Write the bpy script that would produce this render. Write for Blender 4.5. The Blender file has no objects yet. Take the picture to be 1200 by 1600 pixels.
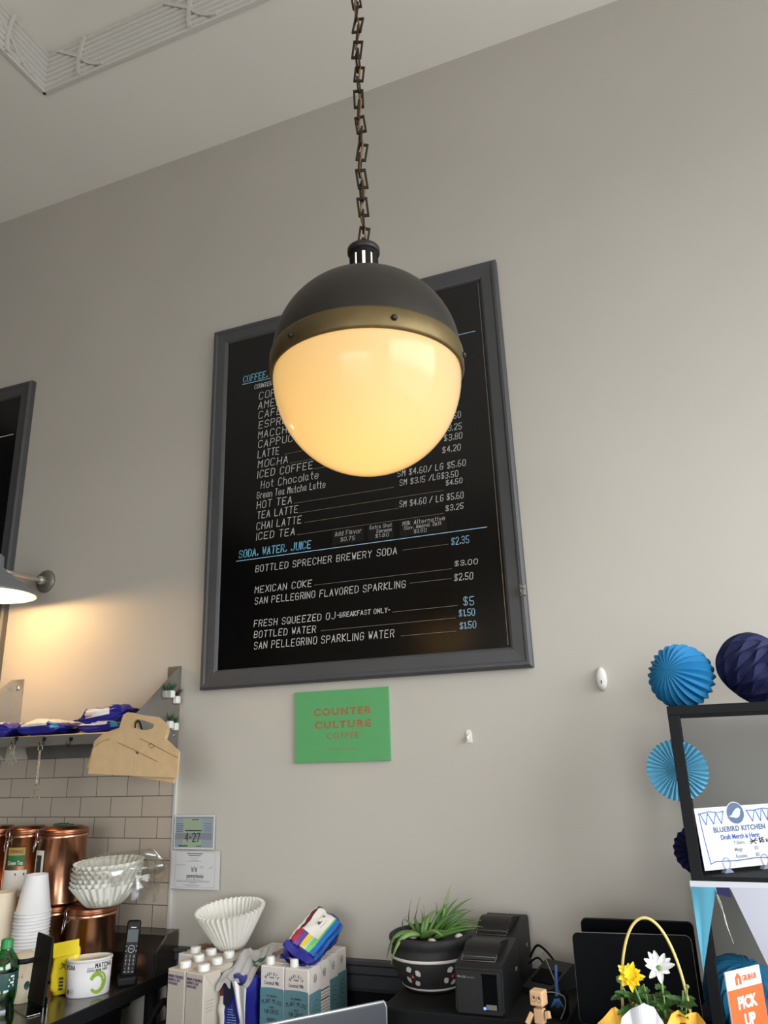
import bpy, bmesh, math, random
from mathutils import Vector, Matrix
from mathutils.geometry import tessellate_polygon
random.seed(7)
PI = math.pi
SC = bpy.context.scene
COL = SC.collection

# ------------------------------------------------------------------ camera
cam_data = bpy.data.cameras.new('camera')
cam_data.sensor_fit = 'VERTICAL'
cam_data.sensor_height = 36.0
cam_data.lens = 1159.0 / 1600.0 * 36.0
cam_data.clip_start = 0.02
cam = bpy.data.objects.new('camera', cam_data)
COL.objects.link(cam)
RM = ((0.930160, -0.140669, -0.339139), (0.365644, 0.271190, 0.890371), (-0.033277, -0.952191, 0.303684))
cam.matrix_world = Matrix(((RM[0][0], -RM[0][1], -RM[0][2], 0.0),
                           (RM[1][0], -RM[1][1], -RM[1][2], -2.3),
                           (RM[2][0], -RM[2][1], -RM[2][2], 1.5),
                           (0, 0, 0, 1)))
SC.camera = cam

# ------------------------------------------------------------------ world, lights, exposure
world = bpy.data.worlds.new('sky')
SC.world = world
world.use_nodes = True
_wn = world.node_tree; bg = _wn.nodes['Background']
_tc = _wn.nodes.new('ShaderNodeTexCoord'); _sp = _wn.nodes.new('ShaderNodeSeparateXYZ'); _rp = _wn.nodes.new('ShaderNodeValToRGB')
_mr = _wn.nodes.new('ShaderNodeMapRange'); _mr.inputs['From Min'].default_value = -1.0
_wn.links.new(_tc.outputs['Generated'], _sp.inputs[0]); _wn.links.new(_sp.outputs[2], _mr.inputs[0]); _wn.links.new(_mr.outputs[0], _rp.inputs[0]); _wn.links.new(_rp.outputs[0], bg.inputs[0])
_rp.color_ramp.elements[0].position = 0.47; _rp.color_ramp.elements[0].color = (0.26, 0.285, 0.31, 1)
_rp.color_ramp.elements[1].position = 0.53; _rp.color_ramp.elements[1].color = (0.89, 0.95, 0.985, 1)
bg.inputs[1].default_value = 6.6

def portal(name, loc, rot, sx, sy):      # marks a window opening so that the sky is sampled through it
    d = bpy.data.lights.new(name, 'AREA'); d.shape = 'RECTANGLE'; d.size = sx; d.size_y = sy; d.cycles.is_portal = True
    o = bpy.data.objects.new(name, d); COL.objects.link(o); o.location = loc; o.rotation_euler = rot; return o
# daylight: the big shop window in the right wall and the glazed front behind the camera
portal('window_portal_right', (2.46, -2.15, 2.05), (0, math.radians(90), 0), 3.0, 3.6)
portal('window_portal_front', (0.5, -6.45, 1.5), (math.radians(90), 0, 0), 3.4, 2.4)

SC.view_settings.view_transform = 'Standard'
SC.view_settings.look = 'None'
SC.view_settings.exposure = 0.45
SC.view_settings.gamma = 1.0
SC.view_settings.use_curve_mapping = False
SC.cycles.use_denoising = True
SC.cycles.max_bounces = 10
SC.cycles.transparent_max_bounces = 12
SC.cycles.sample_clamp_indirect = 4.0
SC.cycles.caustics_reflective = False
SC.cycles.caustics_refractive = False

# ------------------------------------------------------------------ materials
def lin(c):
    return tuple(((x / 255) / 12.92 if x / 255 <= 0.04045 else ((x / 255 + 0.055) / 1.055) ** 2.4) for x in c) + (1,)
def mat(name, rgb, rough=0.6, metal=0.0, var=0.0, scale=20, coat=0.0, emit=None, estr=0.0, trans=0.0, bump=0.0, alpha=1.0, aniso=False, spec=None):
    m = bpy.data.materials.new(name); m.use_nodes = True
    nt = m.node_tree; b = nt.nodes['Principled BSDF']
    c = lin(rgb)
    b.inputs['Base Color'].default_value = c
    b.inputs['Roughness'].default_value = rough
    b.inputs['Metallic'].default_value = metal
    if spec is not None: b.inputs['Specular IOR Level'].default_value = spec
    if coat: b.inputs['Coat Weight'].default_value = coat; b.inputs['Coat Roughness'].default_value = 0.05
    if emit: b.inputs['Emission Color'].default_value = lin(emit); b.inputs['Emission Strength'].default_value = estr
    if trans: b.inputs['Transmission Weight'].default_value = trans
    if alpha < 1: b.inputs['Alpha'].default_value = alpha
    if var or bump:
        tc = nt.nodes.new('ShaderNodeTexCoord'); n = nt.nodes.new('ShaderNodeTexNoise')
        n.inputs['Scale'].default_value = scale; n.inputs['Detail'].default_value = 4
        src = tc.outputs['Object']
        if aniso:
            mp = nt.nodes.new('ShaderNodeMapping'); mp.inputs['Scale'].default_value = aniso
            nt.links.new(src, mp.inputs['Vector']); src = mp.outputs['Vector']
        nt.links.new(src, n.inputs['Vector'])
        if var:
            r = nt.nodes.new('ShaderNodeValToRGB')
            r.color_ramp.elements[0].position = 0.3; r.color_ramp.elements[1].position = 0.7
            r.color_ramp.elements[0].color = tuple(x * (1 - var) for x in c[:3]) + (1,)
            r.color_ramp.elements[1].color = tuple(min(1, x * (1 + var)) for x in c[:3]) + (1,)
            nt.links.new(n.outputs['Fac'], r.inputs['Fac']); nt.links.new(r.outputs['Color'], b.inputs['Base Color'])
        if bump:
            bp = nt.nodes.new('ShaderNodeBump'); bp.inputs['Strength'].default_value = bump; bp.inputs['Distance'].default_value = 0.002
            nt.links.new(n.outputs['Fac'], bp.inputs['Height']); nt.links.new(bp.outputs['Normal'], b.inputs['Normal'])
    return m
def glassy(name, rgb, mixv, rough=0.05):
    m = bpy.data.materials.new(name); m.use_nodes = True
    nt = m.node_tree; nt.nodes.clear()
    out = nt.nodes.new('ShaderNodeOutputMaterial'); mx = nt.nodes.new('ShaderNodeMixShader')
    t = nt.nodes.new('ShaderNodeBsdfTransparent'); t.inputs[0].default_value = lin(rgb)
    g = nt.nodes.new('ShaderNodeBsdfGlossy'); g.inputs['Roughness'].default_value = rough
    mx.inputs[0].default_value = mixv
    nt.links.new(t.outputs[0], mx.inputs[1]); nt.links.new(g.outputs[0], mx.inputs[2]); nt.links.new(mx.outputs[0], out.inputs[0])
    return m

M = {}
M['wall'] = mat('wall_paint', (189, 181, 170), 0.55, var=0.03, scale=1.5, bump=0.05)
M['ceiling'] = mat('ceiling_paint', (240, 234, 224), 0.7, var=0.02, scale=1.2)
M['plaster'] = mat('moulding_paint', (212, 206, 198), 0.6)
M['frame_grey'] = mat('frame_grey_paint', (70, 69, 70), 0.5, var=0.06, scale=8)
M['board'] = mat('menu_board_black', (6, 5, 5), 0.155, spec=0.5)
M['board_patch'] = mat('menu_board_patch', (24, 22, 21), 0.5, spec=.2)
M['chalk'] = mat('chalk_white', (205, 203, 198), 0.8, var=0.1, scale=90)
M['chalk_dim'] = mat('chalk_line', (120, 108, 92), 0.8)
M['chalk_blue'] = mat('chalk_blue', (112, 176, 205), 0.8, var=0.1, scale=90)
M['chalk_pale'] = mat('chalk_pale_blue', (150, 190, 212), 0.8)
M['bronze'] = mat('dark_bronze', (50, 46, 41), 0.42, 0.5, var=0.12, scale=9)
M['brass'] = mat('aged_brass', (112, 95, 64), 0.5, 0.85, var=0.2, scale=14)
M['chain'] = mat('chain_bronze', (58, 49, 38), 0.5, 0.7, var=0.2, scale=60)
M['cord'] = mat('brown_cord', (122, 88, 52), 0.8)
M['steel'] = mat('brushed_steel', (168, 163, 155), 0.36, 0.6, var=0.08, scale=30, aniso=(1, 30, 30))
M['steel_dark'] = mat('dull_steel', (132, 127, 120), 0.4, 0.55, var=0.12, scale=12)
M['chrome'] = mat('bright_steel', (200, 198, 194), 0.18, 1.0)
M['enamel'] = mat('enamel_grey', (128, 130, 134), 0.4, 0.3)
M['enamel_in'] = mat('enamel_white_inside', (245, 236, 214), 0.5)
M['white'] = mat('white_plastic', (228, 225, 219), 0.45)
M['black'] = mat('black_plastic', (8, 8, 9), 0.5, spec=.25)
M['black_gloss'] = mat('black_gloss', (5, 6, 9), 0.5, spec=.05)
M['black_matte'] = mat('black_matte', (14, 14, 16), 0.7, var=0.1, spec=.25)
M['dark_rail'] = mat('rail_charcoal_paint', (62, 63, 68), 0.5, var=0.06, scale=7)
M['dark_panel'] = mat('black_panel', (11, 11, 12), 0.65, var=0.1, spec=.2)
M['counter'] = mat('counter_dark_laminate', (18, 18, 19), 0.5, var=0.1, scale=15, spec=.3)
M['wood_floor'] = mat('floor_wood', (172, 166, 156), 0.45, var=0.1, scale=3, aniso=(1, 9, 1))
M['paper'] = mat('paper_white', (208, 208, 210), 0.8)
M['paper_grey'] = mat('paper_grey', (206, 203, 202), 0.8)
M['ink'] = mat('ink_dark', (52, 52, 58), 0.8)
M['ink_grey'] = mat('ink_grey', (128, 128, 134), 0.8)
M['ink_blue'] = mat('ink_blue', (74, 96, 168), 0.8)

# ------------------------------------------------------------------ mesh builder
def frame_from(d):
    d = Vector(d).normalized()
    a = Vector((0, 0, 1)) if abs(d.z) < 0.9 else Vector((1, 0, 0))
    u = a.cross(d).normalized(); v = d.cross(u).normalized()
    return u, v
class MB:
    def __init__(s): s.v = []; s.f = []; s.m = []; s.sm = []
    def add(s, vs, fs, mi=0, smooth=False, X=None):
        o = len(s.v)
        s.v += [tuple((X @ Vector(p)) if X is not None else p) for p in vs]
        for i, f in enumerate(fs):
            s.f.append(tuple(o + k for k in f)); s.m.append(mi[i] if isinstance(mi, list) else mi); s.sm.append(smooth)
        return s
    def box(s, c, size, mi=0, X=None, bev=0.0, seg=2, R=None):
        bm = bmesh.new(); bmesh.ops.create_cube(bm, size=1.0)
        for v in bm.verts: v.co = Vector((v.co.x * size[0], v.co.y * size[1], v.co.z * size[2]))
        if bev: bmesh.ops.bevel(bm, geom=bm.edges[:], offset=bev, segments=seg, affect='EDGES', profile=0.5)
        T = Matrix.Translation(c)
        if R is not None: T = T @ R
        if X is not None: T = X @ T
        bm.verts.index_update()
        s.add([T @ v.co for v in bm.verts], [[v.index for v in f.verts] for f in bm.faces], mi, False)
        bm.free(); return s
    def lathe(s, prof, n=32, c=(0, 0, 0), mi=0, X=None, smooth=True, rf=None, a0=0.0, a1=None):
        full = a1 is None; a1 = a0 + 2 * PI if full else a1
        vs = []; fs = []; ms = []; idx = []
        cnt = n if full else n + 1
        for i, (r, z) in enumerate(prof):
            if r < 1e-6: idx.append([len(vs)] * (n + 1)); vs.append((c[0], c[1], c[2] + z)); continue
            row = []
            for k in range(cnt):
                a = a0 + (a1 - a0) * k / n
                rr = r if rf is None else rf(r, z, a, i)
                row.append(len(vs)); vs.append((c[0] + rr * math.cos(a), c[1] + rr * math.sin(a), c[2] + z))
            if full: row.append(row[0])
            idx.append(row)
        for i in range(len(prof) - 1):
            mm = mi[i] if isinstance(mi, list) else mi
            for k in range(n):
                q = [idx[i][k], idx[i][k + 1], idx[i + 1][k + 1], idx[i + 1][k]]
                q2 = []
                for x in q:
                    if x not in q2: q2.append(x)
                if len(q2) > 2: fs.append(q2); ms.append(mm)
        s.add(vs, fs, ms, smooth, X); return s
    def tube(s, pts, r, n=8, mi=0, X=None, closed=False, flat=None, smooth=True):
        P = [Vector(p) for p in pts]; N = len(P)
        R = r if isinstance(r, (list, tuple)) else [r] * N
        u = None; vs = []; fs = []
        for i in range(N):
            if closed: d = P[(i + 1) % N] - P[i - 1]
            else: d = P[min(i + 1, N - 1)] - P[max(i - 1, 0)]
            if d.length < 1e-9: d = Vector((0, 0, 1))
            d.normalize()
            if u is None: u, w = frame_from(d)
            else:
                u = u - d * u.dot(d)
                if u.length < 1e-6: u, w = frame_from(d)
                u.normalize(); w = d.cross(u)
            for k in range(n):
                a = 2 * PI * k / n + (PI / n)
                vs.append(P[i] + (u * math.cos(a) + w * math.sin(a) * (flat or 1.0)) * R[i])
        M_ = N if closed else N - 1
        for i in range(M_):
            j = (i + 1) % N
            for k in range(n):
                k2 = (k + 1) % n
                fs.append((i * n + k, i * n + k2, j * n + k2, j * n + k))
        if not closed:
            fs.append(tuple(range(n - 1, -1, -1))); fs.append(tuple((N - 1) * n + k for k in range(n)))
        s.add(vs, fs, mi, smooth, X); return s
    def prism(s, poly, d0, d1, holes=(), mi=0, X=None, plane='xz'):
        loops = [list(poly)] + [list(h) for h in holes]
        flat = [p for l in loops for p in l]
        tris = tessellate_polygon([[Vector((p[0], p[1], 0)) for p in l] for l in loops])
        def P(p, d): return (p[0], d, p[1]) if plane == 'xz' else ((p[0], p[1], d) if plane == 'xy' else (d, p[0], p[1]))
        n = len(flat)
        vs = [P(p, d0) for p in flat] + [P(p, d1) for p in flat]
        fs = [tuple(t) for t in tris] + [tuple(n + k for k in reversed(t)) for t in tris]
        o = 0
        for l in loops:
            L = len(l)
            for k in range(L): fs.append((o + k, o + (k + 1) % L, n + o + (k + 1) % L, n + o + k))
            o += L
        s.add(vs, fs, mi, False, X); return s
    def sheet(s, fn, nu, nv, mi=0, X=None, smooth=True, thick=0.0):
        vs = [Vector(fn(i / nu, j / nv)) for j in range(nv + 1) for i in range(nu + 1)]
        fs = []; ms = []
        for j in range(nv):
            for i in range(nu):
                a = j * (nu + 1) + i
                fs.append((a, a + 1, a + nu + 2, a + nu + 1)); ms.append(mi((i + .5) / nu, (j + .5) / nv) if callable(mi) else mi)
        s.add(vs, fs, ms, smooth, X); return s
    def build(s, name, mats, parent=None, loc=None, rot=None, recalc=True, label=None):
        me = bpy.data.meshes.new(name)
        me.from_pydata([tuple(v) for v in s.v], [], s.f)
        for m in (mats if isinstance(mats, (list, tuple)) else [mats]): me.materials.append(M[m] if isinstance(m, str) else m)
        me.polygons.foreach_set('material_index', s.m); me.polygons.foreach_set('use_smooth', s.sm)
        if recalc:
            bm = bmesh.new(); bm.from_mesh(me); bmesh.ops.remove_doubles(bm, verts=bm.verts[:], dist=1e-6)
            bmesh.ops.recalc_face_normals(bm, faces=bm.faces[:]); bm.to_mesh(me); bm.free()
        me.update()
        o = bpy.data.objects.new(name, me); COL.objects.link(o)
        if parent is not None: o.parent = parent
        if loc is not None: o.location = loc
        if rot is not None: o.rotation_euler = rot
        if label: o['label'] = label
        return o
def tag(o, label, cat, group=None, kind=None):
    o['label'] = label; o['category'] = cat
    if group: o['group'] = group
    if kind: o['kind'] = kind
    return o
def thing(name, label, cat, loc, rz=0.0, group=None, rot=None):
    o = bpy.data.objects.new(name, None); COL.objects.link(o)
    o.empty_display_size = 0.02
    o.location = loc; o.rotation_euler = rot if rot else (0, 0, rz)
    return tag(o, label, cat, group)
def struct(o):
    o['kind'] = 'structure'; return o
def dup(root, loc, label=None, rz=None):
    r = root.copy(); COL.objects.link(r); r.location = loc
    if rz is not None: r.rotation_euler = (0, 0, rz)
    if label: r['label'] = label
    for ch in list(root.children):
        c = ch.copy(); COL.objects.link(c); c.parent = r
        for g in ch.children:
            d = g.copy(); COL.objects.link(d); d.parent = c
    return r

# ------------------------------------------------------------------ lettering: single-stroke alphabet on a 4 x 6 grid
GL = {'A': '00 26 40|12 32', 'B': '00 06 36 45 44 33 03|33 42 41 30 00', 'C': '45 36 16 05 01 10 30 41', 'D': '00 06 26 45 41 20 00',
 'E': '40 00 06 46|03 33', 'F': '00 06 46|03 33', 'G': '45 36 16 05 01 10 30 41 43 23', 'H': '00 06|40 46|03 43', 'I': '20 26', 'J': '46 41 30 10 01',
 'K': '00 06|46 03 40', 'L': '06 00 40', 'M': '00 06 23 46 40', 'N': '00 06 40 46', 'O': '16 05 01 10 30 41 45 36 16', 'P': '00 06 36 45 44 33 03',
 'Q': '16 05 01 10 30 41 45 36 16|22 40', 'R': '00 06 36 45 44 33 03|23 40', 'S': '45 36 16 05 04 13 33 42 41 30 10 01', 'T': '20 26|06 46', 'U': '06 01 10 30 41 46',
 'V': '06 20 46', 'W': '06 10 24 30 46', 'X': '00 46|06 40', 'Y': '06 23 46|23 20', 'Z': '06 46 00 40',
 '0': '16 05 01 10 30 41 45 36 16', '1': '15 26 20', '2': '05 16 36 45 44 00 40', '3': '05 16 36 45 44 33 42 41 30 10 01|13 33', '4': '30 36 02 42', '5': '46 06 03 33 42 41 30 10 01',
 '6': '36 16 04 01 10 30 41 42 33 13 02', '7': '06 46 10', '8': '13 04 05 16 36 45 44 33 13 02 01 10 30 41 42 33', '9': '41 45 36 16 05 04 13 33 44', '$': '45 36 16 05 04 13 33 42 41 30 10 01|20 26',
 '/': '00 46', '.': '20 21', ',': '21 10', '-': '13 33', ':': '21 22|23 24', '(': '36 24 22 30', ')': '16 24 22 10', '!': '20 21|22 26', '&': '40 05 16 26 35 01 10 20 42', "'": '26 25', '*': '13 33|24 22',
 'a': '34 31 40|33 24 14 03 01 10 20 31', 'b': '06 00|01 10 30 41 43 34 14 03', 'c': '43 34 14 03 01 10 30 41', 'd': '46 40|41 30 10 01 03 14 34 43', 'e': '02 42 43 34 14 03 01 10 30 41', 'f': '46 36 25 20|14 34',
 'g': '44 41 30 10|43 34 14 03 02 11 31 42', 'h': '06 00|03 14 34 43 40', 'i': '20 24|25 26', 'k': '06 00|34 02 40', 'l': '26 20', 'm': '00 04|03 14 23 20|23 34 43 40', 'n': '00 04|03 14 34 43 40', 'o': '14 03 01 10 30 41 43 34 14',
 'p': '00 04|03 14 34 43 42 31 11 02', 'r': '00 04|02 14 34', 's': '43 34 14 03 12 32 41 30 10 01', 't': '26 21 30 40|14 44', 'u': '04 01 10 30 41|44 40', 'v': '04 20 44', 'w': '04 10 22 30 44', 'x': '04 40|00 44', 'y': '04 21|44 10'}
def layout(text, slant=0.0, jit=0.0, rnd=None):
    x = 0.0; out = []
    for ch in text:
        if ch == ' ': x += 4.0; continue
        g = GL.get(ch) or GL.get(ch.upper())
        if not g: x += 3; continue
        st = [[(int(p[0]), int(p[1])) for p in l.split()] for l in g.split('|')]
        lo = min(p[0] for l in st for p in l); hi = max(p[0] for l in st for p in l)
        j = [(rnd.uniform(-jit, jit), rnd.uniform(-jit, jit)) for _ in range(3)] if jit else [(0, 0)] * 3
        for l in st: out.append([(x + p[0] - lo + slant * p[1] + j[0][0] + j[1][0] * p[1] * .15, p[1] + j[0][1] + j[2][1] * p[0] * .1) for p in l])
        x += hi - lo + 2.3
    return out, max(x - 2.3, 1.0)
def ribbons(mb, lines, w, mapf, mi=0):
    for l in lines:
        for (a, b) in zip(l, l[1:]):
            dx, dz = b[0] - a[0], b[1] - a[1]; L = math.hypot(dx, dz) or 1e-6
            ux, uz = dx / L * w * .42, dz / L * w * .42; nx, nz = -dz / L * w * .5, dx / L * w * .5
            q = [(a[0] - ux - nx, a[1] - uz - nz), (b[0] + ux - nx, b[1] + uz - nz), (b[0] + ux + nx, b[1] + uz + nz), (a[0] - ux + nx, a[1] - uz + nz)]
            mb.add([mapf(*p) for p in q], [(0, 1, 2, 3)], mi)
def write(mb, text, x0, z0, h, w, mapf, width=None, mi=0, slant=0.0, jit=0.0, center=False, aspect=0.8, rise=0.0, rnd=None):
    L, W = layout(text, slant, jit, rnd or random.Random(len(text) * 7 + 3))
    sx = (width / W) if width else h / 6 * aspect
    if center: x0 -= W * sx / 2
    ribbons(mb, [[(x0 + p[0] * sx, z0 + p[1] * h / 6 + rise * p[0] * sx) for p in l] for l in L], w, mapf, mi)
def font_mb(mb, text, x0, z0, h, mapf, bold=0.0, mi=0, width=None, center=False, spacing=1.0):
    cu = bpy.data.curves.new('t', 'FONT'); cu.body = text; cu.size = 1.0; cu.offset = bold; cu.space_character = spacing; cu.resolution_u = 3
    ob = bpy.data.objects.new('t', cu)
    me = bpy.data.meshes.new_from_object(ob)
    xs = [v.co.x for v in me.vertices]; ys = [v.co.y for v in me.vertices]
    if xs:
        lo, hi, capk = min(xs), max(xs), max(ys)
        k = h / capk; kx = width / (hi - lo) if width else k
        ox = x0 - (hi - lo) * kx / 2 if center else x0
        mb.add([mapf(ox + (v.co.x - lo) * kx, z0 + v.co.y * k) for v in me.vertices], [tuple(p.vertices) for p in me.polygons], mi)
    bpy.data.objects.remove(ob); bpy.data.curves.remove(cu); bpy.data.meshes.remove(me)
def rectf(mb, x0, z0, x1, z1, mapf, mi=0):
    mb.add([mapf(x0, z0), mapf(x1, z0), mapf(x1, z1), mapf(x0, z1)], [(0, 1, 2, 3)], mi)
def polyf(mb, pts, mapf, mi=0):
    t = tessellate_polygon([[Vector((p[0], p[1], 0)) for p in pts]])
    mb.add([mapf(*p) for p in pts], [tuple(x) for x in t], mi)
def circ(cx, cz, rx, rz, n=24): return [(cx + rx * math.cos(2 * PI * k / n), cz + rz * math.sin(2 * PI * k / n)) for k in range(n)]
def ring(mb, cx, cz, r, w, mapf, mi=0, n=24, rz=None):
    rz = rz or r
    ribbons(mb, [[(cx + r * math.cos(2 * PI * k / n), cz + rz * math.sin(2 * PI * k / n)) for k in range(n + 1)]], w, mapf, mi)

# ================================================================== THE ROOM
ZC, ZT, YT, XT = 4.17, 4.385, -0.52, -2.14        # soffit height, tray height, tray edges
def sbox(name, lo, hi, m):
    b = MB(); b.box([(lo[i] + hi[i]) / 2 for i in range(3)], [hi[i] - lo[i] for i in range(3)]); return struct(b.build(name, m))
sbox('floor', (-5, -6.6, -0.12), (2.6, 0.15, 0.0), 'wood_floor')
sbox('wall_back', (-5, 0.0, 0.0), (2.6, 0.15, ZC + .5), 'wall')
sbox('wall_left', (-5.15, -6.6, 0.0), (-5, 0.15, ZC + .5), 'dark_rail')
def pierced(name, axis, pos, th, a0, a1, oa0, oa1, oz0, oz1):
    b = MB(); top = ZC + .5
    for (p, q, r, s_) in ((a0, oa0, 0, top), (oa1, a1, 0, top), (oa0, oa1, 0, oz0), (oa0, oa1, oz1, top)):
        if axis == 'x': b.box((pos + th / 2, (p + q) / 2, (r + s_) / 2), (th, q - p, s_ - r))
        else: b.box(((p + q) / 2, pos + th / 2, (r + s_) / 2), (q - p, th, s_ - r))
    return struct(b.build(name, 'wall'))
pierced('wall_right', 'x', 2.45, 0.15, -6.6, 0.15, -3.95, -0.35, 0.55, 3.48)
pierced('wall_front', 'y', -6.6, 0.15, -5, 2.6, -1.2, 2.2, 0.3, 2.7)
b = MB()
b.box((-1.2, YT / 2, ZC + .15), (7.6, -YT, .3)); b.box(((-5 + XT) / 2, (-6.6 + YT) / 2, ZC + .15), (XT + 5, 6.6 + YT, .3))
b.box(((XT + 2.6) / 2, (-6.6 + YT) / 2, ZT + .05), (2.6 - XT, 6.6 + YT, .1))
struct(b.build('ceiling', 'ceiling'))

# reeded moulding that lines the upstand of the tray ceiling; ribbon ties cross it
def reeded(h=0.2):
    p = [(-.002, 0), (0.012, 0.0), (0.016, 0.004), (0.016, 0.010), (0.010, 0.014)]
    n = 6; z0 = 0.016; st = (h - 0.032) / n
    for k in range(n):
        for t in range(7):
            a = PI * t / 6
            p.append((0.001 + 0.018 * math.sin(a), z0 + st * (k + 0.5) - st * .46 * math.cos(a)))
    p += [(0.010, h - 0.014), (0.018, h - 0.010), (0.018, h - 0.003), (0.014, h), (0, h)]
    return p
pr = reeded()
bk = MB(); zb = ZC - 0.006
bk.add([(XT, YT - d, zb + z) for d, z in pr] + [(2.6, YT - d, zb + z) for d, z in pr], [(i, i + 1, len(pr) + i + 1, len(pr) + i) for i in range(len(pr) - 1)], 0, False)
t1 = struct(bk.build('trim_1', 'plaster'))
lf = MB()
lf.add([(XT + d, YT, zb + z) for d, z in pr] + [(XT + d, -6.6, zb + z) for d, z in pr], [(i, i + 1, len(pr) + i + 1, len(pr) + i) for i in range(len(pr) - 1)], 0, False)
t2 = struct(lf.build('trim_2', 'plaster'))
def tie(parent, P):        # two flat crossing straps, P maps (along, up, out) to the room
    for sgn in (1, -1):
        m = MB(); pts = []
        for k in range(13):
            t = k / 12 * 2 - 1
            if sgn > 0: u = 0.125 * t; v = -0.088 * t - (0.075 * t * (1 - t) if t > 0 else 0)
            else: u = 0.004 * t + 0.016 * (1 - math.cos(t * 1.2)); v = 0.1 * t
            pts.append((u, v, 0.020 + (0.004 if sgn > 0 else 0.008)))
        for k in range(12):
            a, c = pts[k], pts[k + 1]
            dx, dz = c[0] - a[0], c[1] - a[1]; L = math.hypot(dx, dz); nx, nz = -dz / L * .0075, dx / L * .0075
            vs = []
            for q in (a, c):
                for sd in (-1, 1):
                    for out in (-0.012, 0.0): vs.append(P(q[0] + sd * nx, q[1] + sd * nz, q[2] + out))
            m.add(vs, [(1, 3, 7, 5), (0, 1, 5, 4), (2, 3, 7, 6), (0, 2, 3, 1), (4, 6, 7, 5)])
        m.build('ribbon_tie', 'plaster', parent)
for x in (-1.945, -1.405, -0.865, -0.325): tie(t1, lambda u, v, w, x=x: (x + u, YT - w, ZC + .096 + v))
for y in (-0.74, -1.28, -1.82): tie(t2, lambda u, v, w, y=y: (XT + w, y + u, ZC + .096 + v))

M['trim_alu'] = mat('trim_aluminium', (206, 205, 199), .35, .25)
# ---- tiled splashback, its metal edge, chair rail and black lower wall
m = bpy.data.materials.new('subway_tile'); m.use_nodes = True; nt = m.node_tree; bs = nt.nodes['Principled BSDF']
tc = nt.nodes.new('ShaderNodeTexCoord'); sp = nt.nodes.new('ShaderNodeSeparateXYZ'); cb = nt.nodes.new('ShaderNodeCombineXYZ'); br = nt.nodes.new('ShaderNodeTexBrick')
ax = nt.nodes.new('ShaderNodeMath'); ax.operation = 'ADD'; ax.inputs[1].default_value = 1.7527 + 0.1374 * 30
az = nt.nodes.new('ShaderNodeMath'); az.operation = 'ADD'; az.inputs[1].default_value = -1.3 + 0.0685 * 20
nt.links.new(tc.outputs['Object'], sp.inputs[0]); nt.links.new(sp.outputs[0], ax.inputs[0]); nt.links.new(sp.outputs[2], az.inputs[0])
nt.links.new(ax.outputs[0], cb.inputs[0]); nt.links.new(az.outputs[0], cb.inputs[1]); nt.links.new(cb.outputs[0], br.inputs['Vector'])
br.inputs['Scale'].default_value = 1.0; br.inputs['Brick Width'].default_value = 0.1374; br.inputs['Row Height'].default_value = 0.0685
br.inputs['Mortar Size'].default_value = 0.0014; br.inputs['Mortar Smooth'].default_value = 0.3; br.offset = 0.5
br.inputs['Color1'].default_value = lin((182, 167, 151)); br.inputs['Color2'].default_value = lin((175, 160, 144)); br.inputs['Mortar'].default_value = lin((84, 72, 62))
nt.links.new(br.outputs['Color'], bs.inputs['Base Color']); bs.inputs['Roughness'].default_value = 0.22
bp = nt.nodes.new('ShaderNodeBump'); bp.invert = True; bp.inputs['Strength'].default_value = 0.5; bp.inputs['Distance'].default_value = 0.002
nt.links.new(br.outputs['Fac'], bp.inputs['Height']); nt.links.new(bp.outputs['Normal'], bs.inputs['Normal'])
M['tile'] = m
sbox('wall_splashback', (-5, -0.008, 0.8), (-1.69, 0.0, 1.5055), 'tile')
sbox('trim_3', (-1.69, -0.011, 0.8), (-1.682, 0.0, 1.5055), 'trim_alu')
rp = [(0, 0.826), (-.012, 0.826), (-.014, .835), (-.014, .868), (-.022, .874), (-.022, .893), (-.03, .899), (-.03, .908), (0, .908)]
rb = MB(); rb.prism([(y, z) for y, z in rp], -1.682, 2.45, plane='yz'); struct(rb.build('trim_4', 'dark_rail'))
sbox('wall_lower', (-1.682, -0.006, 0.0), (2.45, 0.0, 0.826), 'dark_panel')

# ================================================================== MENU BOARDS
def menu_board(label, xl, xr, zt, zb_, group=None):
    cx, cz = (xl + xr) / 2, (zt + zb_) / 2
    t = thing('menu_board', label, 'menu board', (cx, 0, zb_), group=group)
    W, H = (xr - xl) / 2, zt - zb_
    prof = [(0.0, 0.0), (0.0, 0.024), (0.008, 0.031), (0.016, 0.031), (0.022, 0.027), (0.055, 0.025), (0.062, 0.021), (0.066, 0.014), (0.066, 0.0)]
    f = MB(); vs = []; n = len(prof)
    for sx, sz in ((-1, 0), (1, 0), (1, 1), (-1, 1)):
        for i, o in prof: vs.append((sx * (W - i), -o, (i if sz == 0 else H - i)))
    fs = []
    for c in range(4):
        d = (c + 1) % 4
        for k in range(n - 1): fs.append((c * n + k, c * n + k + 1, d * n + k + 1, d * n + k))
    f.add(vs, fs); f.build('frame', 'frame_grey', t)
    p = MB(); p.box((0, -0.009, H / 2), (2 * W - .124, 0.012, H - .124)); p.build('panel', 'board', t)
    return t, cx, zb_
mb_t, BX, BZ = menu_board('large grey framed black menu board of hand lettered drinks behind the globe lamp', -1.59, -0.405, 3.163, 1.719)
def bmap(x, z): return (x - BX, -0.0156, z - BZ)
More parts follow.
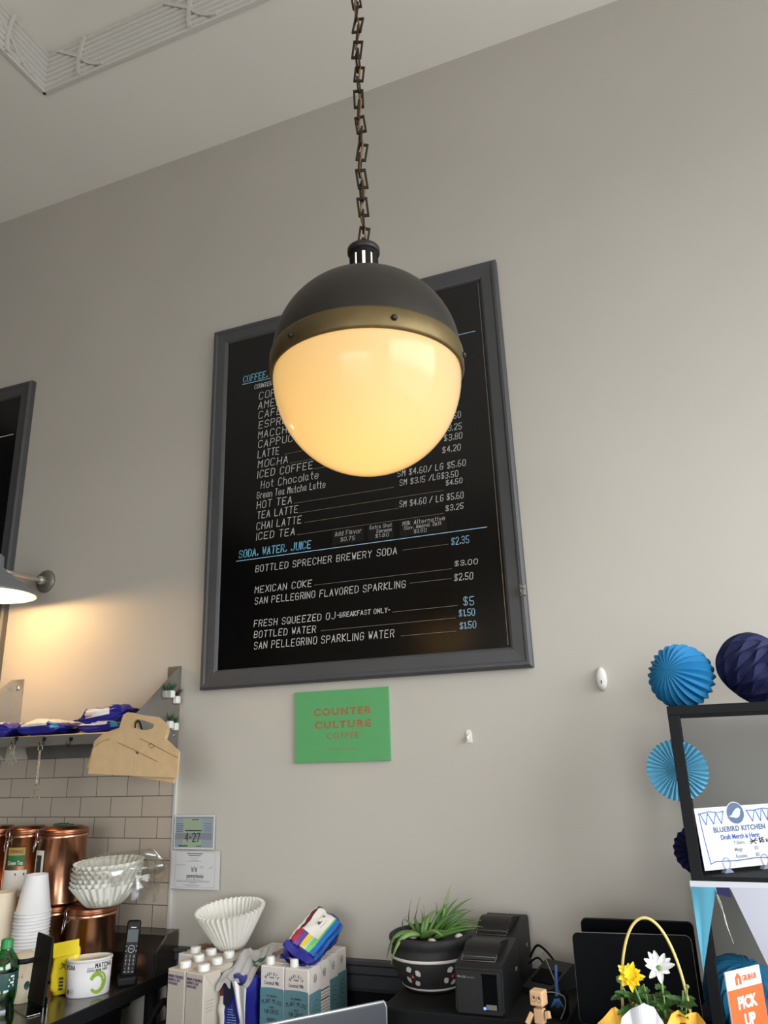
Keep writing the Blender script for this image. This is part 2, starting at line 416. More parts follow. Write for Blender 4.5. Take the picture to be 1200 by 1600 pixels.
TXT = [("COFFEE, TEA",-1.450,2.906,0,0.027,"b"),("COUNTER CULTURE COFFEE",-1.397,2.866,0,0.020,"w"),
("COFFEE",-1.377,2.816,0,0.033,"w"),("AMERICANO",-1.379,2.775,0,0.033,"w"),("CAFE AU LAIT",-1.377,2.734,0,0.033,"w"),("ESPRESSO",-1.376,2.692,0,0.032,"w"),("MACCHIATO",-1.377,2.651,0,0.032,"w"),("CAPPUCCINO",-1.376,2.611,0,0.032,"w"),
("LATTE",-1.377,2.570,-1.286,0.032,"w"),("MOCHA",-1.375,2.529,-1.249,0.031,"w"),("ICED COFFEE",-1.376,2.488,-1.146,0.031,"w"),("Hot Chocolate",-1.360,2.445,-1.123,0.029,"h"),("Green Tea Matcha Latte",-1.377,2.406,-1.095,0.026,"h"),
("HOT TEA",-1.376,2.367,-1.232,0.030,"w"),("TEA LATTE",-1.375,2.327,-1.207,0.030,"w"),("CHAI LATTE",-1.376,2.285,-1.193,0.030,"w"),("ICED TEA",-1.376,2.245,-1.219,0.029,"w"),
("SODA, WATER, JUICE",-1.448,2.187,-1.155,0.027,"b"),("BOTTLED SPRECHER BREWERY SODA",-1.377,2.125,-0.830,0.026,"w"),("MEXICAN COKE",-1.378,2.048,-1.151,0.026,"w"),
("SAN PELLEGRINO FLAVORED SPARKLING",-1.377,2.007,-0.805,0.026,"w"),("FRESH SQUEEZED OJ",-1.379,1.926,-1.063,0.025,"w"),("-BREAKFAST ONLY-",-1.054,1.930,-0.863,0.017,"w"),
("BOTTLED WATER",-1.378,1.887,-1.136,0.025,"w"),("SAN PELLEGRINO SPARKLING WATER",-1.377,1.847,-0.851,0.027,"w"),
("$3.50",-0.636,2.579,-0.576,0.022,"p"),("$3.25",-0.638,2.536,-0.576,0.022,"p"),("$3.80",-0.639,2.501,-0.576,0.022,"p"),("$4.20",-0.648,2.458,-0.584,0.022,"p"),("SM $4.60/ LG $5.60",-0.815,2.400,-0.571,0.022,"p"),
("SM $3.15 /LG$3.50",-0.808,2.366,-0.599,0.021,"p"),("$4.50",-0.643,2.340,-0.587,0.018,"p"),("SM $4.60 / LG $5.60",-0.812,2.287,-0.586,0.022,"p"),("$3.25",-0.649,2.250,-0.589,0.019,"p"),
("Add Flavor",-1.058,2.217,-0.958,0.016,"s"),("$0.75",-1.037,2.195,-0.984,0.014,"s"),("Extra Shot",-0.925,2.224,-0.844,0.012,"s"),("Espresso",-0.899,2.208,-0.845,0.012,"s"),("$1.80",-0.905,2.191,-0.857,0.012,"s"),
("Milk Alternative",-0.804,2.220,-0.655,0.014,"s"),("(Soy, Almond, Oat)",-0.799,2.205,-0.669,0.012,"s"),("$1.50",-0.765,2.188,-0.722,0.012,"s"),
("$2.35",-0.637,2.131,-0.577,0.024,"l"),("$3.00",-0.630,2.058,-0.555,0.018,"d"),("$2.50",-0.635,2.010,-0.573,0.022,"p"),("$5",-0.609,1.926,-0.576,0.027,"l"),("$1.50",-0.626,1.893,-0.575,0.021,"l"),("$1.50",-0.626,1.853,-0.574,0.021,"l")]
LN = [(-1.222,2.364,-0.829),(-1.201,2.324,-0.651),(-1.180,2.285,-0.816),(-1.208,2.243,-0.656),(-0.809,2.135,-0.647),(-1.140,2.051,-0.641),(-0.787,2.019,-0.643),(-0.854,1.929,-0.628),(-1.117,1.890,-0.637),(-0.828,1.848,-0.639),
      (-1.263,2.565,-0.66),(-1.239,2.525,-0.66),(-1.14,2.485,-0.83),(-1.12,2.607,-0.66),(-1.13,2.648,-0.66),(-1.14,2.69,-0.66),(-1.1,2.731,-0.66),(-1.1,2.772,-0.66),(-1.18,2.813,-0.66)]
wl, bl, pl, ll = MB(), [], MB(), MB()
rr = random.Random(11)
for (tx, x0, z0, x1, h, k) in TXT:
    W = (x1 - x0) if x1 else None
    if k == 'b':
        bl.append(MB()); write(bl[-1], tx, x0, z0, h, .0040, bmap, W, slant=.14, jit=.08, aspect=.62, rnd=rr)
    elif k == 'l': write(pl, tx, x0, z0, h, .0023, bmap, W, slant=.1, jit=.2, rnd=rr)
    elif k in 'hps': write(wl, tx, x0, z0, h, {'h': .0020, 'p': .0019, 's': .0013}[k], bmap, W, slant=.16, jit=.25, rnd=rr)
    else: write(wl, tx, x0, z0, h * .90, .0022, bmap, W, slant=.12, jit=.18, aspect=.86 if h > .03 else .6, rnd=rr)
for (x0, z, x1) in LN: rectf(ll, x0, z - .0007, x1, z + .0007, bmap)
rectf(ll, -0.4775, 1.79, -0.4755, 3.09, bmap)
for (x0, x1, z) in ((-1.454, -.501, 2.898), (-1.460, -.514, 2.1753)):
    u_ = MB(); rectf(u_, x0, z - .00125, x1, z + .00125, bmap); u_.build('underline', 'chalk_pale', mb_t, recalc=False)
for (x0, z0, x1, z1) in ((-1.068, 2.186, -.948, 2.238), (-.932, 2.184, -.838, 2.240), (-.815, 2.182, -.648, 2.238), (-.815, 2.276, -.578, 2.318), (-.812, 2.355, -.590, 2.397), (-.652, 2.332, -.578, 2.354)):
    u_ = MB(); u_.box(((x0 + x1) / 2 - BX, -.01515, (z0 + z1) / 2 - BZ), (x1 - x0, .0004, z1 - z0)); u_.build('label_strip', 'board_patch', mb_t)
wl.build('lettering', 'chalk', mb_t, recalc=False, label='white hand lettered drinks and prices')
for h_ in bl: h_.build('heading', 'chalk_blue', mb_t, recalc=False, label='bold blue section heading')
pl.build('blue_lettering', 'chalk_pale', mb_t, recalc=False, label='pale blue prices')
ll.build('leader_line', 'chalk_dim', mb_t, recalc=False, label='thin tan leader lines')
cl = MB()
cl.box((0, -0.004, 0), (0.02, 0.008, 0.036), bev=.002); cl.box((0.001, -0.011, 0.010), (0.014, 0.008, 0.009), bev=.002); cl.box((0.0, -0.010, -0.010), (0.015, 0.008, 0.012), bev=.003)
cl.tube([(-.004, -.014, .004), (-.004, -.018, -.004), (-.004, -.014, -.012)], .0018, 6); cl.tube([(.004, -.014, .004), (.004, -.018, -.004), (.004, -.014, -.012)], .0018, 6)
cl.build('latch', 'steel_dark', mb_t, loc=(-0.414 - BX, -0.0255, 1.953 - BZ), label='small metal latch clipped on the right side')
mb2, BX2, BZ2 = menu_board('menu board cut by the left edge of the photo, above the wall lamp', -3.755, -2.569, 3.163, 1.719)
w2 = MB(); b2 = lambda x, z: (x - BX2, -0.0154, z - BZ2)
rectf(w2, -3.62, 2.912, -2.653, 2.9155, b2)
w2.build('lettering', 'chalk', mb2, recalc=False)

# green coffee sign
gs = thing('wall_sign', 'flat green square sign with orange lettering below the menu board', 'sign', (-1.048, 0, 1.464))
M['green'] = mat('sign_green', (88, 158, 98), 0.55, var=0.02); M['rust'] = mat('sign_rust', (160, 98, 60), 0.6, var=0.2, scale=120); M['sign_edge'] = mat('sign_edge_dark', (74, 70, 62), 0.6)
g = MB(); g.box((0, -0.006, .113), (.336, .012, .226), mi=[0] * 6, bev=0); g.build('panel', 'green', gs)
gt = MB(); gm = lambda x, z: (x, -0.0125, z)
font_mb(gt, 'COUNTER', 0.006, .147, .022, gm, bold=.035, width=.207, center=True, spacing=1.25)
font_mb(gt, 'CULTURE', 0.006, .106, .022, gm, bold=.035, width=.2, center=True, spacing=1.25)
font_mb(gt, 'COFFEE', 0.006, .072, .018, gm, bold=.004, width=.112, center=True, spacing=1.3)
rectf(gt, -.045, .0395, .057, .0408, gm)
gt.build('lettering', 'rust', gs, recalc=False)

# ================================================================== PENDANT
PX, PY = -0.482, -1.1
ZR = 2.186                                             # rim of the globe
pd = thing('pendant_lamp', 'large glowing globe pendant lamp with dark dome hanging on a chain', 'lamp', (PX, PY, ZR))
R = 0.183; HB = 0.042; HD = 0.176
dm = MB(); dm.lathe([(R * 1.004 * math.cos(a), HB + HD * math.sin(a)) for a in [PI / 2 * k / 20 for k in range(0, 19)]] + [(0.031, HB + HD - 0.003), (0.031, HB + HD - .001)] + [(R * .99 * math.cos(a), HB + HD * .98 * math.sin(a)) for a in [PI / 2 * k / 20 for k in range(17, -1, -1)]], 64)
dm.build('dome', 'bronze', pd)
bd = MB(); bd.lathe([(R - .004, -0.001), (R + .003, -0.001), (R + .0055, .004), (R + .0055, HB - .006), (R + .003, HB), (R - .004, HB), (R - .004, -.001)], 64); bd.build('band', 'brass', pd)
for k in range(6):
    a = math.radians(-122 + 9 + 60 * k)
    s_ = MB(); s_.lathe([(0, .0065), (.0035, .006), (.0058, .003), (.0058, 0), (0, 0)], 12, X=Matrix.Translation((math.cos(a) * (R + .005), math.sin(a) * (R + .005), HB * .42)) @ Matrix.Rotation(a, 4, 'Z') @ Matrix.Rotation(PI / 2, 4, 'Y'))
    s_.build('screw', 'bronze', pd)
# milk-glass bowl: translucent shell lit by the bulb inside
m = bpy.data.materials.new('milk_glass'); m.use_nodes = True; nt = m.node_tree; nt.nodes.clear()
out = nt.nodes.new('ShaderNodeOutputMaterial'); tr = nt.nodes.new('ShaderNodeBsdfTranslucent'); tr.inputs[0].default_value = lin((255, 226, 166))
df = nt.nodes.new('ShaderNodeBsdfDiffuse'); df.inputs[0].default_value = lin((236, 214, 176)); gl = nt.nodes.new('ShaderNodeBsdfGlossy'); gl.inputs['Roughness'].default_value = .15
em = nt.nodes.new('ShaderNodeEmission'); em.inputs[0].default_value = lin((255, 214, 140)); em.inputs[1].default_value = 0.12
m1 = nt.nodes.new('ShaderNodeMixShader'); m1.inputs[0].default_value = .35; m2 = nt.nodes.new('ShaderNodeMixShader'); fr = nt.nodes.new('ShaderNodeFresnel'); fr.inputs[0].default_value = 1.36; ad = nt.nodes.new('ShaderNodeAddShader')
nt.links.new(tr.outputs[0], m1.inputs[1]); nt.links.new(df.outputs[0], m1.inputs[2]); nt.links.new(m1.outputs[0], ad.inputs[0]); nt.links.new(em.outputs[0], ad.inputs[1])
nt.links.new(fr.outputs[0], m2.inputs[0]); nt.links.new(ad.outputs[0], m2.inputs[1]); nt.links.new(gl.outputs[0], m2.inputs[2]); nt.links.new(m2.outputs[0], out.inputs[0])
M['milk_glass'] = m
gb = MB(); HG = 0.192
gb.lathe([(R - .003, .004)] + [((R - .001) * math.cos(a) ** .97 if a < 1.5 else 0 if k == 28 else (R - .001) * math.cos(a), -HG * math.sin(a)) for k, a in [(k, PI / 2 * k / 28) for k in range(29)]], 72)
gb.build('glass_bowl', 'milk_glass', pd)
def point(name, loc, watts, color, r):
    d = bpy.data.lights.new(name, 'POINT'); d.energy = watts; d.color = color; d.shadow_soft_size = r
    o = bpy.data.objects.new(name, d); COL.objects.link(o); o.location = loc; return o
point('pendant_bulb_light', (PX, PY, ZR - .075), .74, (1.0, .72, .38), .04)
M['lit_slot'] = mat('lit_inner_sleeve', (255, 240, 205), .6, emit=(255, 238, 190), estr=1.6)
zc0 = HB + HD; CH = 0.062
sl = MB(); sl.lathe([(.0235, zc0 - .006), (.0235, zc0 + CH), (0, zc0 + CH)], 32); sl.build('lit_sleeve', 'lit_slot', pd, label='glowing sleeve seen through the collar slots')
co = MB()
for k in range(10):
    a0 = 2 * PI * k / 10 + math.radians(-68 + 18); w = .40
    v = []
    for (r_, z_) in ((.025, zc0 - .010), (.0295, zc0 - .010), (.0295, zc0 + CH), (.025, zc0 + CH)):
        for j in range(5): a = a0 + (j / 4 - .5) * w; v.append((r_ * math.cos(a), r_ * math.sin(a), z_))
    co.add(v, [(q * 5 + j, q * 5 + j + 1, ((q + 1) % 4) * 5 + j + 1, ((q + 1) % 4) * 5 + j) for q in range(4) for j in range(4)] + [(0, 5, 10, 15), (4, 9, 14, 19)])
co.lathe([(.0235, zc0 + CH - .004), (.0297, zc0 + CH - .004), (.0297, zc0 + CH + .004), (.0235, zc0 + CH + .004)], 32)
co.build('collar', 'black_matte', pd)
ca = MB(); ca.lathe([(0, zc0 + CH + .002), (.031, zc0 + CH + .002), (.0335, zc0 + CH + .005), (.0335, zc0 + CH + .014), (.029, zc0 + CH + .018), (.012, zc0 + CH + .021), (.006, zc0 + CH + .022), (0, zc0 + CH + .022)], 40); ca.build('cap', 'bronze', pd)
lo_ = MB(); lo_.tube([(-.007, 0, zc0 + CH + .02), (-.008, 0, zc0 + CH + .034), (0, 0, zc0 + CH + .043), (.008, 0, zc0 + CH + .034), (.007, 0, zc0 + CH + .02)], .003, 8); lo_.build('loop', 'bronze', pd)
zl = zc0 + CH + .032; ztop = ZT - ZR; k = 0; rnd = random.Random(5); centre = []
pitch = .0365
nl = int((ztop - zl - .03) / pitch)
LINK = {}
for k in range(nl):
    zc_ = zl + .014 + pitch * k
    jx, jy = rnd.uniform(-.0025, .0025), rnd.uniform(-.0025, .0025)
    l = MB(); hx, hz, t = .0112, .0245, .0036
    for (cx_, cz_, sx_, sz_) in ((-hx + t / 2, 0, t * 1.25, 2 * hz), (hx - t / 2, 0, t * 1.25, 2 * hz), (0, hz - t * .9, 2 * hx - t, t * 1.7), (0, -hz + t * .9, 2 * hx - t, t * 1.7)): l.box((cx_, 0, cz_), (sx_, .0042, sz_), bev=.0006, seg=1)
    l.build('chain_link', 'chain', pd, loc=(jx, jy, zc_), rot=(rnd.uniform(-.1, .1), rnd.uniform(-.16, .16), math.radians(22) + (PI / 2 if k % 2 else 0) + rnd.uniform(-.3, .3)))
cd = MB(); cd.tube([(0.004 * math.sin(j * 1.15) + .001, .004 * math.cos(j * .9), zc0 + CH + .02 + (ztop - zc0 - CH - .02) * j / 90) for j in range(91)], .0024, 8); cd.build('cord', 'cord', pd)
cn = MB(); cn.lathe([(0, ztop - .04), (.012, ztop - .04), (.02, ztop - .03), (.06, ztop - .012), (.065, ztop), (0, ztop)], 40); cn.build('ceiling_canopy', 'bronze', pd)

pd2 = dup(pd, (-1.28, -2.05, ZR), 'unseen second globe pendant lamp, added for the warm glow in the menu board')  # out of view, added so its reflection warms the board
pd['group'] = pd2['group'] = 'globe pendant lamps'
point('pendant_bulb_light', (-1.28, -2.05, ZR - .075), 1.1, (1.0, .72, .38), .04)  # light of the added second lamp

# ================================================================== WALL LAMP
sc_ = thing('wall_lamp', 'grey metal shade wall lamp on a straight arm at the left', 'lamp', (-2.383, 0, 2.205))
w = MB(); w.lathe([(0, .012), (.03, .012), (.045, .007), (.048, .0), (0, 0)], 40, X=Matrix.Rotation(PI / 2, 4, 'X')); w.build('wall_plate', 'steel_dark', sc_)
a_ = MB(); a_.tube([(0, -.008, 0), (0, -.05, 0), (0, -.16, -.0), (0, -.23, -.0)], .0095, 12); a_.lathe([(0, .03), (.016, .03), (.018, .0), (.018, -.0), (0, 0)], 20, X=Matrix.Translation((0, -.012, 0)) @ Matrix.Rotation(PI / 2, 4, 'X')); a_.build('arm', 'steel', sc_)
SY = -.27
h_ = MB()
h_.lathe([(0, .055), (.030, .055), (.040, .045), (.042, .005), (.055, -.010), (.092, -.040), (.140, -.073), (.166, -.096), (.170, -.100), (.170, -.106), (.167, -.106)], 56, c=(0, SY, 0), mi=0)
h_.lathe([(.167, -.106), (.164, -.100), (.138, -.076), (.090, -.044), (.05, -.015), (.03, -.008), (0, -.008)], 56, c=(0, SY, 0), mi=1)
h_.build('shade', ['enamel', 'enamel_in'], sc_)
M['bulb'] = mat('lit_bulb', (255, 240, 205), .5, emit=(255, 226, 160), estr=9.0)
bb = MB(); bb.lathe([(0, -.010), (.013, -.010), (.014, -.026), (.026, -.046), (.03, -.061), (.024, -.079), (.01, -.088), (0, -.089)], 24, c=(0, SY, 0)); bb.build('bulb', 'bulb', sc_)
sl_ = bpy.data.lights.new('wall_lamp_light', 'POINT'); sl_.energy = 6.6; sl_.color = (1.0, .62, .27); sl_.shadow_soft_size = .03
so = bpy.data.objects.new('wall_lamp_light', sl_); COL.objects.link(so); so.location = (-2.383, SY, 2.205 - .100)

# ================================================================== LEFT: STEEL TABLE AND WHAT STANDS ON IT
M['copper'] = mat('copper', (204, 150, 120), 0.25, 1.0, var=0.12, scale=5, aniso=(14, 14, .6))
M['copper_dark'] = mat('copper_lid', (160, 104, 76), 0.3, 1.0, var=0.1, scale=8)
M['label_white'] = mat('label_white', (216, 208, 196), 0.7, var=0.03, scale=40)
M['label_dark'] = mat('label_charcoal', (48, 50, 48), 0.6)
M['label_green'] = mat('label_green', (34, 98, 44), 0.6); M['label_gold'] = mat('label_gold', (168, 132, 62), 0.6)
M['cup_white'] = mat('paper_cup_white', (212, 208, 207), 0.6); M['cup_cream'] = mat('paper_cup_cream', (208, 192, 168), 0.65)
M['kraft'] = mat('kraft_card', (200, 168, 126), 0.8, var=0.05, scale=30); M['kraft_dark'] = mat('kraft_sleeve', (132, 94, 66), 0.85, var=0.2, scale=60)
M['yellow'] = mat('yellow_packet', (232, 206, 34), 0.45, var=0.08, scale=25, bump=.6)
M['pet_green'] = glassy('green_bottle', (84, 196, 112), 0.10, .06); M['cap_green'] = mat('green_cap', (34, 128, 62), .4)
M['bottle_label'] = mat('bottle_label_teal', (16, 62, 58), .4)
M['soda'] = glassy('soda_liquid', (150, 214, 150), 0.03, .05)
M['clear_film'] = glassy('clear_film', (244, 243, 240), 0.14, .16); M['clear_lid'] = mat('lid_film', (214, 204, 180), .25, var=.12, scale=40)
M['clear_green'] = glassy('green_acrylic', (40, 150, 70), .15, .05); M['clear'] = glassy('clear_acrylic', (225, 226, 222), .15, .05)
M['filter'] = mat('filter_paper', (224, 220, 211), 0.9)
_nt = M['filter'].node_tree
M['matcha'] = mat('matcha_green', (132, 158, 50), .7, var=.15, scale=60); M['leaf_dark'] = mat('leaf_dark', (40, 74, 38), .55, var=.25, scale=30)
M['leaf_red'] = mat('leaf_maroon', (76, 26, 34), .55, var=.2, scale=30)
M['bag_blue'] = mat('bag_blue', (34, 34, 128), .34, var=.15, scale=14, bump=.5); M['bag_white'] = mat('bag_white', (226, 218, 208), .5, var=.04, scale=20, bump=.4)
M['bag_teal'] = mat('bag_teal', (40, 132, 160), .45); M['ink_red'] = mat('ink_red', (166, 40, 62), .7); M['screen_grey'] = mat('phone_screen', (70, 76, 76), .25); M['key_white'] = mat('phone_key', (190, 190, 192), .6)

M['steel_table'] = mat('steel_table_top', (104, 97, 90), .24, .85, var=.06, scale=6)
TZ = 0.85; TX = -1.64
st = thing('steel_table', 'stainless steel work table with raised sloped back along the tiled wall', 'table', (-2.6, -0.36, 0))
b = MB(); b.prism([(-.362, TZ - .04), (-.362, TZ - .004), (-.358, TZ), (.348, TZ), (.348, TZ - .012), (-.348, TZ - .012), (-.348, TZ - .04)], -.95, .951, plane='yz'); b.box((.9555, 0, TZ - .0185), (.009, .72, .036), mi=1); b.box((.9555, 0, TZ - .0002), (.0095, .722, .0035)); b.build('tabletop', ['steel_table', 'black_matte'], st)
b = MB(); b.prism([(.235, TZ), (.233, TZ + .062), (.239, TZ + .066), (.283, TZ + .104), (.349, TZ + .108), (.349, TZ)], -.95, .955, plane='yz'); b.build('backsplash', 'steel_table', st)
b = MB(); b.prism([(.2345, TZ + .001), (.2325, TZ + .063), (.2395, TZ + .068), (.283, TZ + .106), (.287, TZ + .104), (.243, TZ + .064), (.238, TZ + .061), (.239, TZ + .001)], .955, .959, plane='yz'); b.build('end_trim', 'chrome', st)
for x in (-.9, .9):
    for y in (-.3, .3): b = MB(); b.tube([(x, y, 0), (x, y, TZ - .02)], .02, 12); b.build('leg', 'black_matte', st)
b = MB(); b.box((0, 0, .25), (1.8, .62, .02)); b.build('undershelf', 'steel_dark', st)
uc = thing('storage_bin', 'black storage bin under the steel table', 'bin', (-2.0, -0.36, .26))
b = MB(); b.prism([(-.2, 0), (.2, 0), (.23, .5), (-.23, .5)], -.25, .25); b.box((0, 0, .51), (.5, .54, .03), bev=.008); b.build('body', 'black_matte', uc)

def arc_patch(mb, r, a_c, u0, u1, z0, z1, mi=0, n=10, c=(0, 0)):
    vs = []
    for k in range(n + 1):
        a = a_c + (u0 + (u1 - u0) * k / n) / r
        vs += [(c[0] + r * math.cos(a), c[1] + r * math.sin(a), z0), (c[0] + r * math.cos(a), c[1] + r * math.sin(a), z1)]
    mb.add(vs, [(2 * k, 2 * k + 2, 2 * k + 3, 2 * k + 1) for k in range(n)], mi)
def cyl_map(r, a_c): return lambda u, z: (r * math.cos(a_c + u / r), r * math.sin(a_c + u / r), z)
def canister(label, x, y, z, r, h, ca=-112, group='copper canisters'):
    t = thing('copper_canister', label, 'canister', (x, y, z), group=group)
    b = MB(); hb = h - .022
    b.lathe([(0, 0), (r - .002, 0), (r, .002), (r, .005), (r - .0012, .007), (r - .0012, hb - .012), (r + .0015, hb - .010), (r + .002, hb - .006), (r + .001, hb - .003), (r, hb), (0, hb)], 48); b.build('body', 'copper', t)
    b = MB(); b.lathe([(0, hb), (r + .001, hb), (r + .0022, hb + .002), (r + .0022, hb + .005), (r - .001, hb + .0065), (r, hb + .010), (r, hb + .014), (r - .004, hb + .017), (r * .82, hb + .0185), (r * .78, h), (0, h)], 48); b.build('lid', 'copper_dark', t)
    a = math.radians(ca); b = MB(); cm = cyl_map(r + .003, a)
    def P(u, zz, o=0): p = Vector(cm(u, zz)); d = Vector((math.cos(a), math.sin(a), 0)); return p + d * o
    b.tube([P(-.009, hb - .03, .002), P(-.009, hb + .006, .004), P(-.005, hb + .016, .002), P(.005, hb + .016, .002), P(.009, hb + .006, .004), P(.009, hb - .03, .002)], .0012, 6)
    b.tube([P(-.007, hb - .012, .004), P(-.008, hb - .035, .007), P(0, hb - .052, .010), P(.008, hb - .035, .007), P(.007, hb - .012, .004)], .0014, 6)
    b.box(P(0, hb - .02, .001), (.012, .012, .006), R=Matrix.Rotation(a, 3, 'Z').to_4x4(), bev=.002)
    b.build('clasp', 'chrome', t)
    return t, r
low = [(-1.832, 'lower copper canister carrying the bagged coffee filters'), (-1.987, 'lower copper canister under the tall wide one'), (-2.142, 'lower copper canister hidden behind the paper cups'), (-2.297, 'lower copper canister at the left edge behind the cream cups')]
ct0 = None
for i, (x, lab) in enumerate(low):
    t, r = canister(lab, x, -.207, TZ, .0755, .214, -118)
    if i == 0:
        l = MB(); arc_patch(l, .0762, math.radians(-100), -.022, .012, .03, .085, 0); arc_patch(l, .0763, math.radians(-100), -.022, -.008, .03, .085, 1); l.build('paper_label', ['label_white', 'label_dark'], t, recalc=False)
    if i == 1:
        l = MB(); arc_patch(l, .0762, math.radians(-66), -.012, .012, .04, .09, 0); l.build('paper_label', 'label_white', t, recalc=False)
UZ = TZ + .2141
t, r = canister('wide copper canister with dark label on top of the stack, dent in its side', -1.975, -.207, UZ, .0775, .226, -120)
l = MB(); ac = math.radians(-96); rr_ = .078
arc_patch(l, rr_, ac, -.040, .010, .072, .160, 0); arc_patch(l, rr_ + .0004, ac, -.028, .001, .080, .146, 1); arc_patch(l, rr_ + .0005, ac, -.042, .034, .044, .072, 1)
write(l, 'A', -.026, .128, .009, .0015, cyl_map(rr_ + .001, ac), mi=0); rectf(l, -.03, .06, -.002, .0625, cyl_map(rr_ + .001, ac), 0)
l.build('paper_label', ['label_white', 'label_dark'], t, recalc=False)
t, r = canister('narrow copper canister with gold and green tea label, middle of the top row', -2.128, -.207, UZ, .067, .226, -100)
l = MB(); ac = math.radians(-72); rr_ = .0676
arc_patch(l, rr_, ac, -.028, .030, .142, .166, 0); arc_patch(l, rr_, ac, -.028, .030, .110, .142, 1); arc_patch(l, rr_, ac, -.040, .040, -.0 + .02, .098, 2)
font_mb(l, 'TWININGS', 0.001, .149, .010, cyl_map(rr_ + .0006, ac), bold=.01, mi=3, width=.046, center=True); font_mb(l, 'Green Tea', 0.001, .114, .012, cyl_map(rr_ + .0006, ac), bold=.012, mi=2, width=.050, center=True)
for k in range(6): rectf(l, -.034, .082 - .008 * k, .03 - .01 * (k % 2), .0832 - .008 * k, cyl_map(rr_ + .0006, ac), 4)
rectf(l, .004, .082, .034, .089, cyl_map(rr_ + .0007, ac), 3)
l.build('paper_label', ['label_gold', 'label_green', 'label_white', 'label_dark', 'ink_grey'], t, recalc=False)
t, r = canister('narrow copper canister with white botanical label at the left end of the top row', -2.272, -.207, UZ, .067, .226, -95)
l = MB(); ac = math.radians(-66); cmx = cyl_map(rr_ + .0006, ac)
arc_patch(l, rr_, ac, -.036, .036, .025, .142, 0); arc_patch(l, rr_ + .0003, ac, -.033, -.022, .084, .136, 1)
for k in range(4): write(l, 'ROAR'[k], -.0295, .126 - .0125 * k, .008, .0014, cmx, mi=0, aspect=.5)
arc_patch(l, rr_ + .0003, ac, -.034, .030, .074, .082, 2)
for k in range(6): rectf(l, -.03, .066 - .007 * k, .026 - .008 * (k % 3), .0672 - .007 * k, cmx, 2)
for k in range(5):
    a = .5 + k * .35; polyf(l, [(-.004 + .003 * math.cos(a + 1.6), .11 + .003 * math.sin(a + 1.6)), (-.004 + .020 * math.cos(a), .108 + .020 * math.sin(a)), (-.004 + .003 * math.cos(a - 1.6), .11 + .003 * math.sin(a - 1.6))], cmx, 1)
rectf(l, -.018, .094, .028, .099, cmx, 1); rectf(l, -.012, .087, .02, .09, cmx, 2)
l.build('paper_label', ['label_white', 'label_dark', 'ink_grey'], t, recalc=False)
pk = MB(); pk.box((0, 0, .003), (.060, .026, .006), bev=.002); pk.box((0, 0, .007), (.03, .018, .002), mi=1)
tag(pk.build('tea_packet', ['leaf_dark', 'label_dark'], None, loc=(-1.985, -.20, UZ + .2262), rot=(0, .05, .35)), 'small green tea packet lying on the wide copper canister', 'packet')

# ---- paper cups, upside down in two stacks
def cup_mesh(rr_, rb, h):
    b = MB(); b.lathe([(rr_ - .002, 0), (rr_, .0005), (rr_ + .0022, .0018), (rr_ + .0022, .0046), (rr_ - .0012, .0058), (rb + .0006, h - .002), (rb, h), (rb - .0022, h), (rb - .0025, h - .006), (0, h - .006)], 40)
    return b
def cup_stack(x, y, n, pitch, rr_, rb, h, m, top_label, lab, grp):
    first = cup_mesh(rr_, rb, h).build('paper_cup', m, None, loc=(x, y, TZ + .0005))
    for k in range(n):
        o = first if k == 0 else first.copy()
        if k: COL.objects.link(o)
        o.location = (x + random.uniform(-.0012, .0012) + .004 * math.sin(k / n * 2), y + random.uniform(-.0012, .0012), TZ + .0005 + pitch * k)
        fr_ = n - 1 - k
        tag(o, top_label if fr_ == 0 else lab.replace('#', f'{fr_} below the topmost cup'), 'cup', grp)
cup_stack(-1.94, -.345, 24, .0091, .0505, .0325, .106, 'cup_white', 'topmost white paper cup of the tall upside-down stack', 'white paper cup in the tall upside-down stack, #', 'white paper cups stacked upside down')
cup_stack(-2.053, -.355, 15, .0093, .0505, .034, .134, 'cup_cream', 'topmost cream paper cup of the upside-down stack at the left edge', 'cream paper cup in the upside-down stack, #', 'cream paper cups stacked upside down')

# ---- tumbler and corrugated sleeves
tb = thing('tumbler', 'cream tumbler with black collar behind the black sign panel', 'tumbler', (-1.868, -.425, TZ))
b = MB(); b.lathe([(0, 0), (.024, 0), (.026, .003), (.0295, .100), (0, .100)], 36); b.build('body', 'cup_cream', tb)
b = MB(); b.lathe([(0, .100), (.0305, .100), (.031, .103), (.031, .111), (.0295, .113), (0, .113)], 36); b.build('collar', 'black', tb)
b = MB(); b.lathe([(.029, .113), (.027, .120), (.018, .126), (0, .127)], 30); b.build('dome_lid', 'cup_cream', tb)
l = MB(); cmx = cyl_map(.0287, math.radians(-62)); polyf(l, [(-.006, .072), (-.001, .094), (.001, .094), (.006, .072)], cmx, 0); rectf(l, -.006, .066, .006, .070, cmx, 0); polyf(l, circ(.02, .045, .008, .011), cmx, 1); l.build('lettering', ['ink_red', 'bottle_label'], tb, recalc=False)
sl1 = None
for k in range(7):
    b = None
    if k == 0:
        b = MB(); b.lathe([(.027, 0), (.0335, .058), (.0315, .058), (.025, 0), (.027, 0)], 48, rf=lambda r, z, a, i: r + .0006 * math.cos(24 * a)); sl1 = b.build('cup_sleeve', 'kraft_dark', None); o = sl1
    else: o = sl1.copy(); COL.objects.link(o)
    o.location = (-1.892 + .0015 * k, -.513, TZ + .0004 + .0105 * k)
    tag(o, ['lowest', 'second', 'third', 'fourth', 'fifth', 'sixth', 'topmost'][k] + ' brown corrugated cup sleeve in the stack beside the green bottle', 'cup sleeve', 'corrugated cup sleeves')

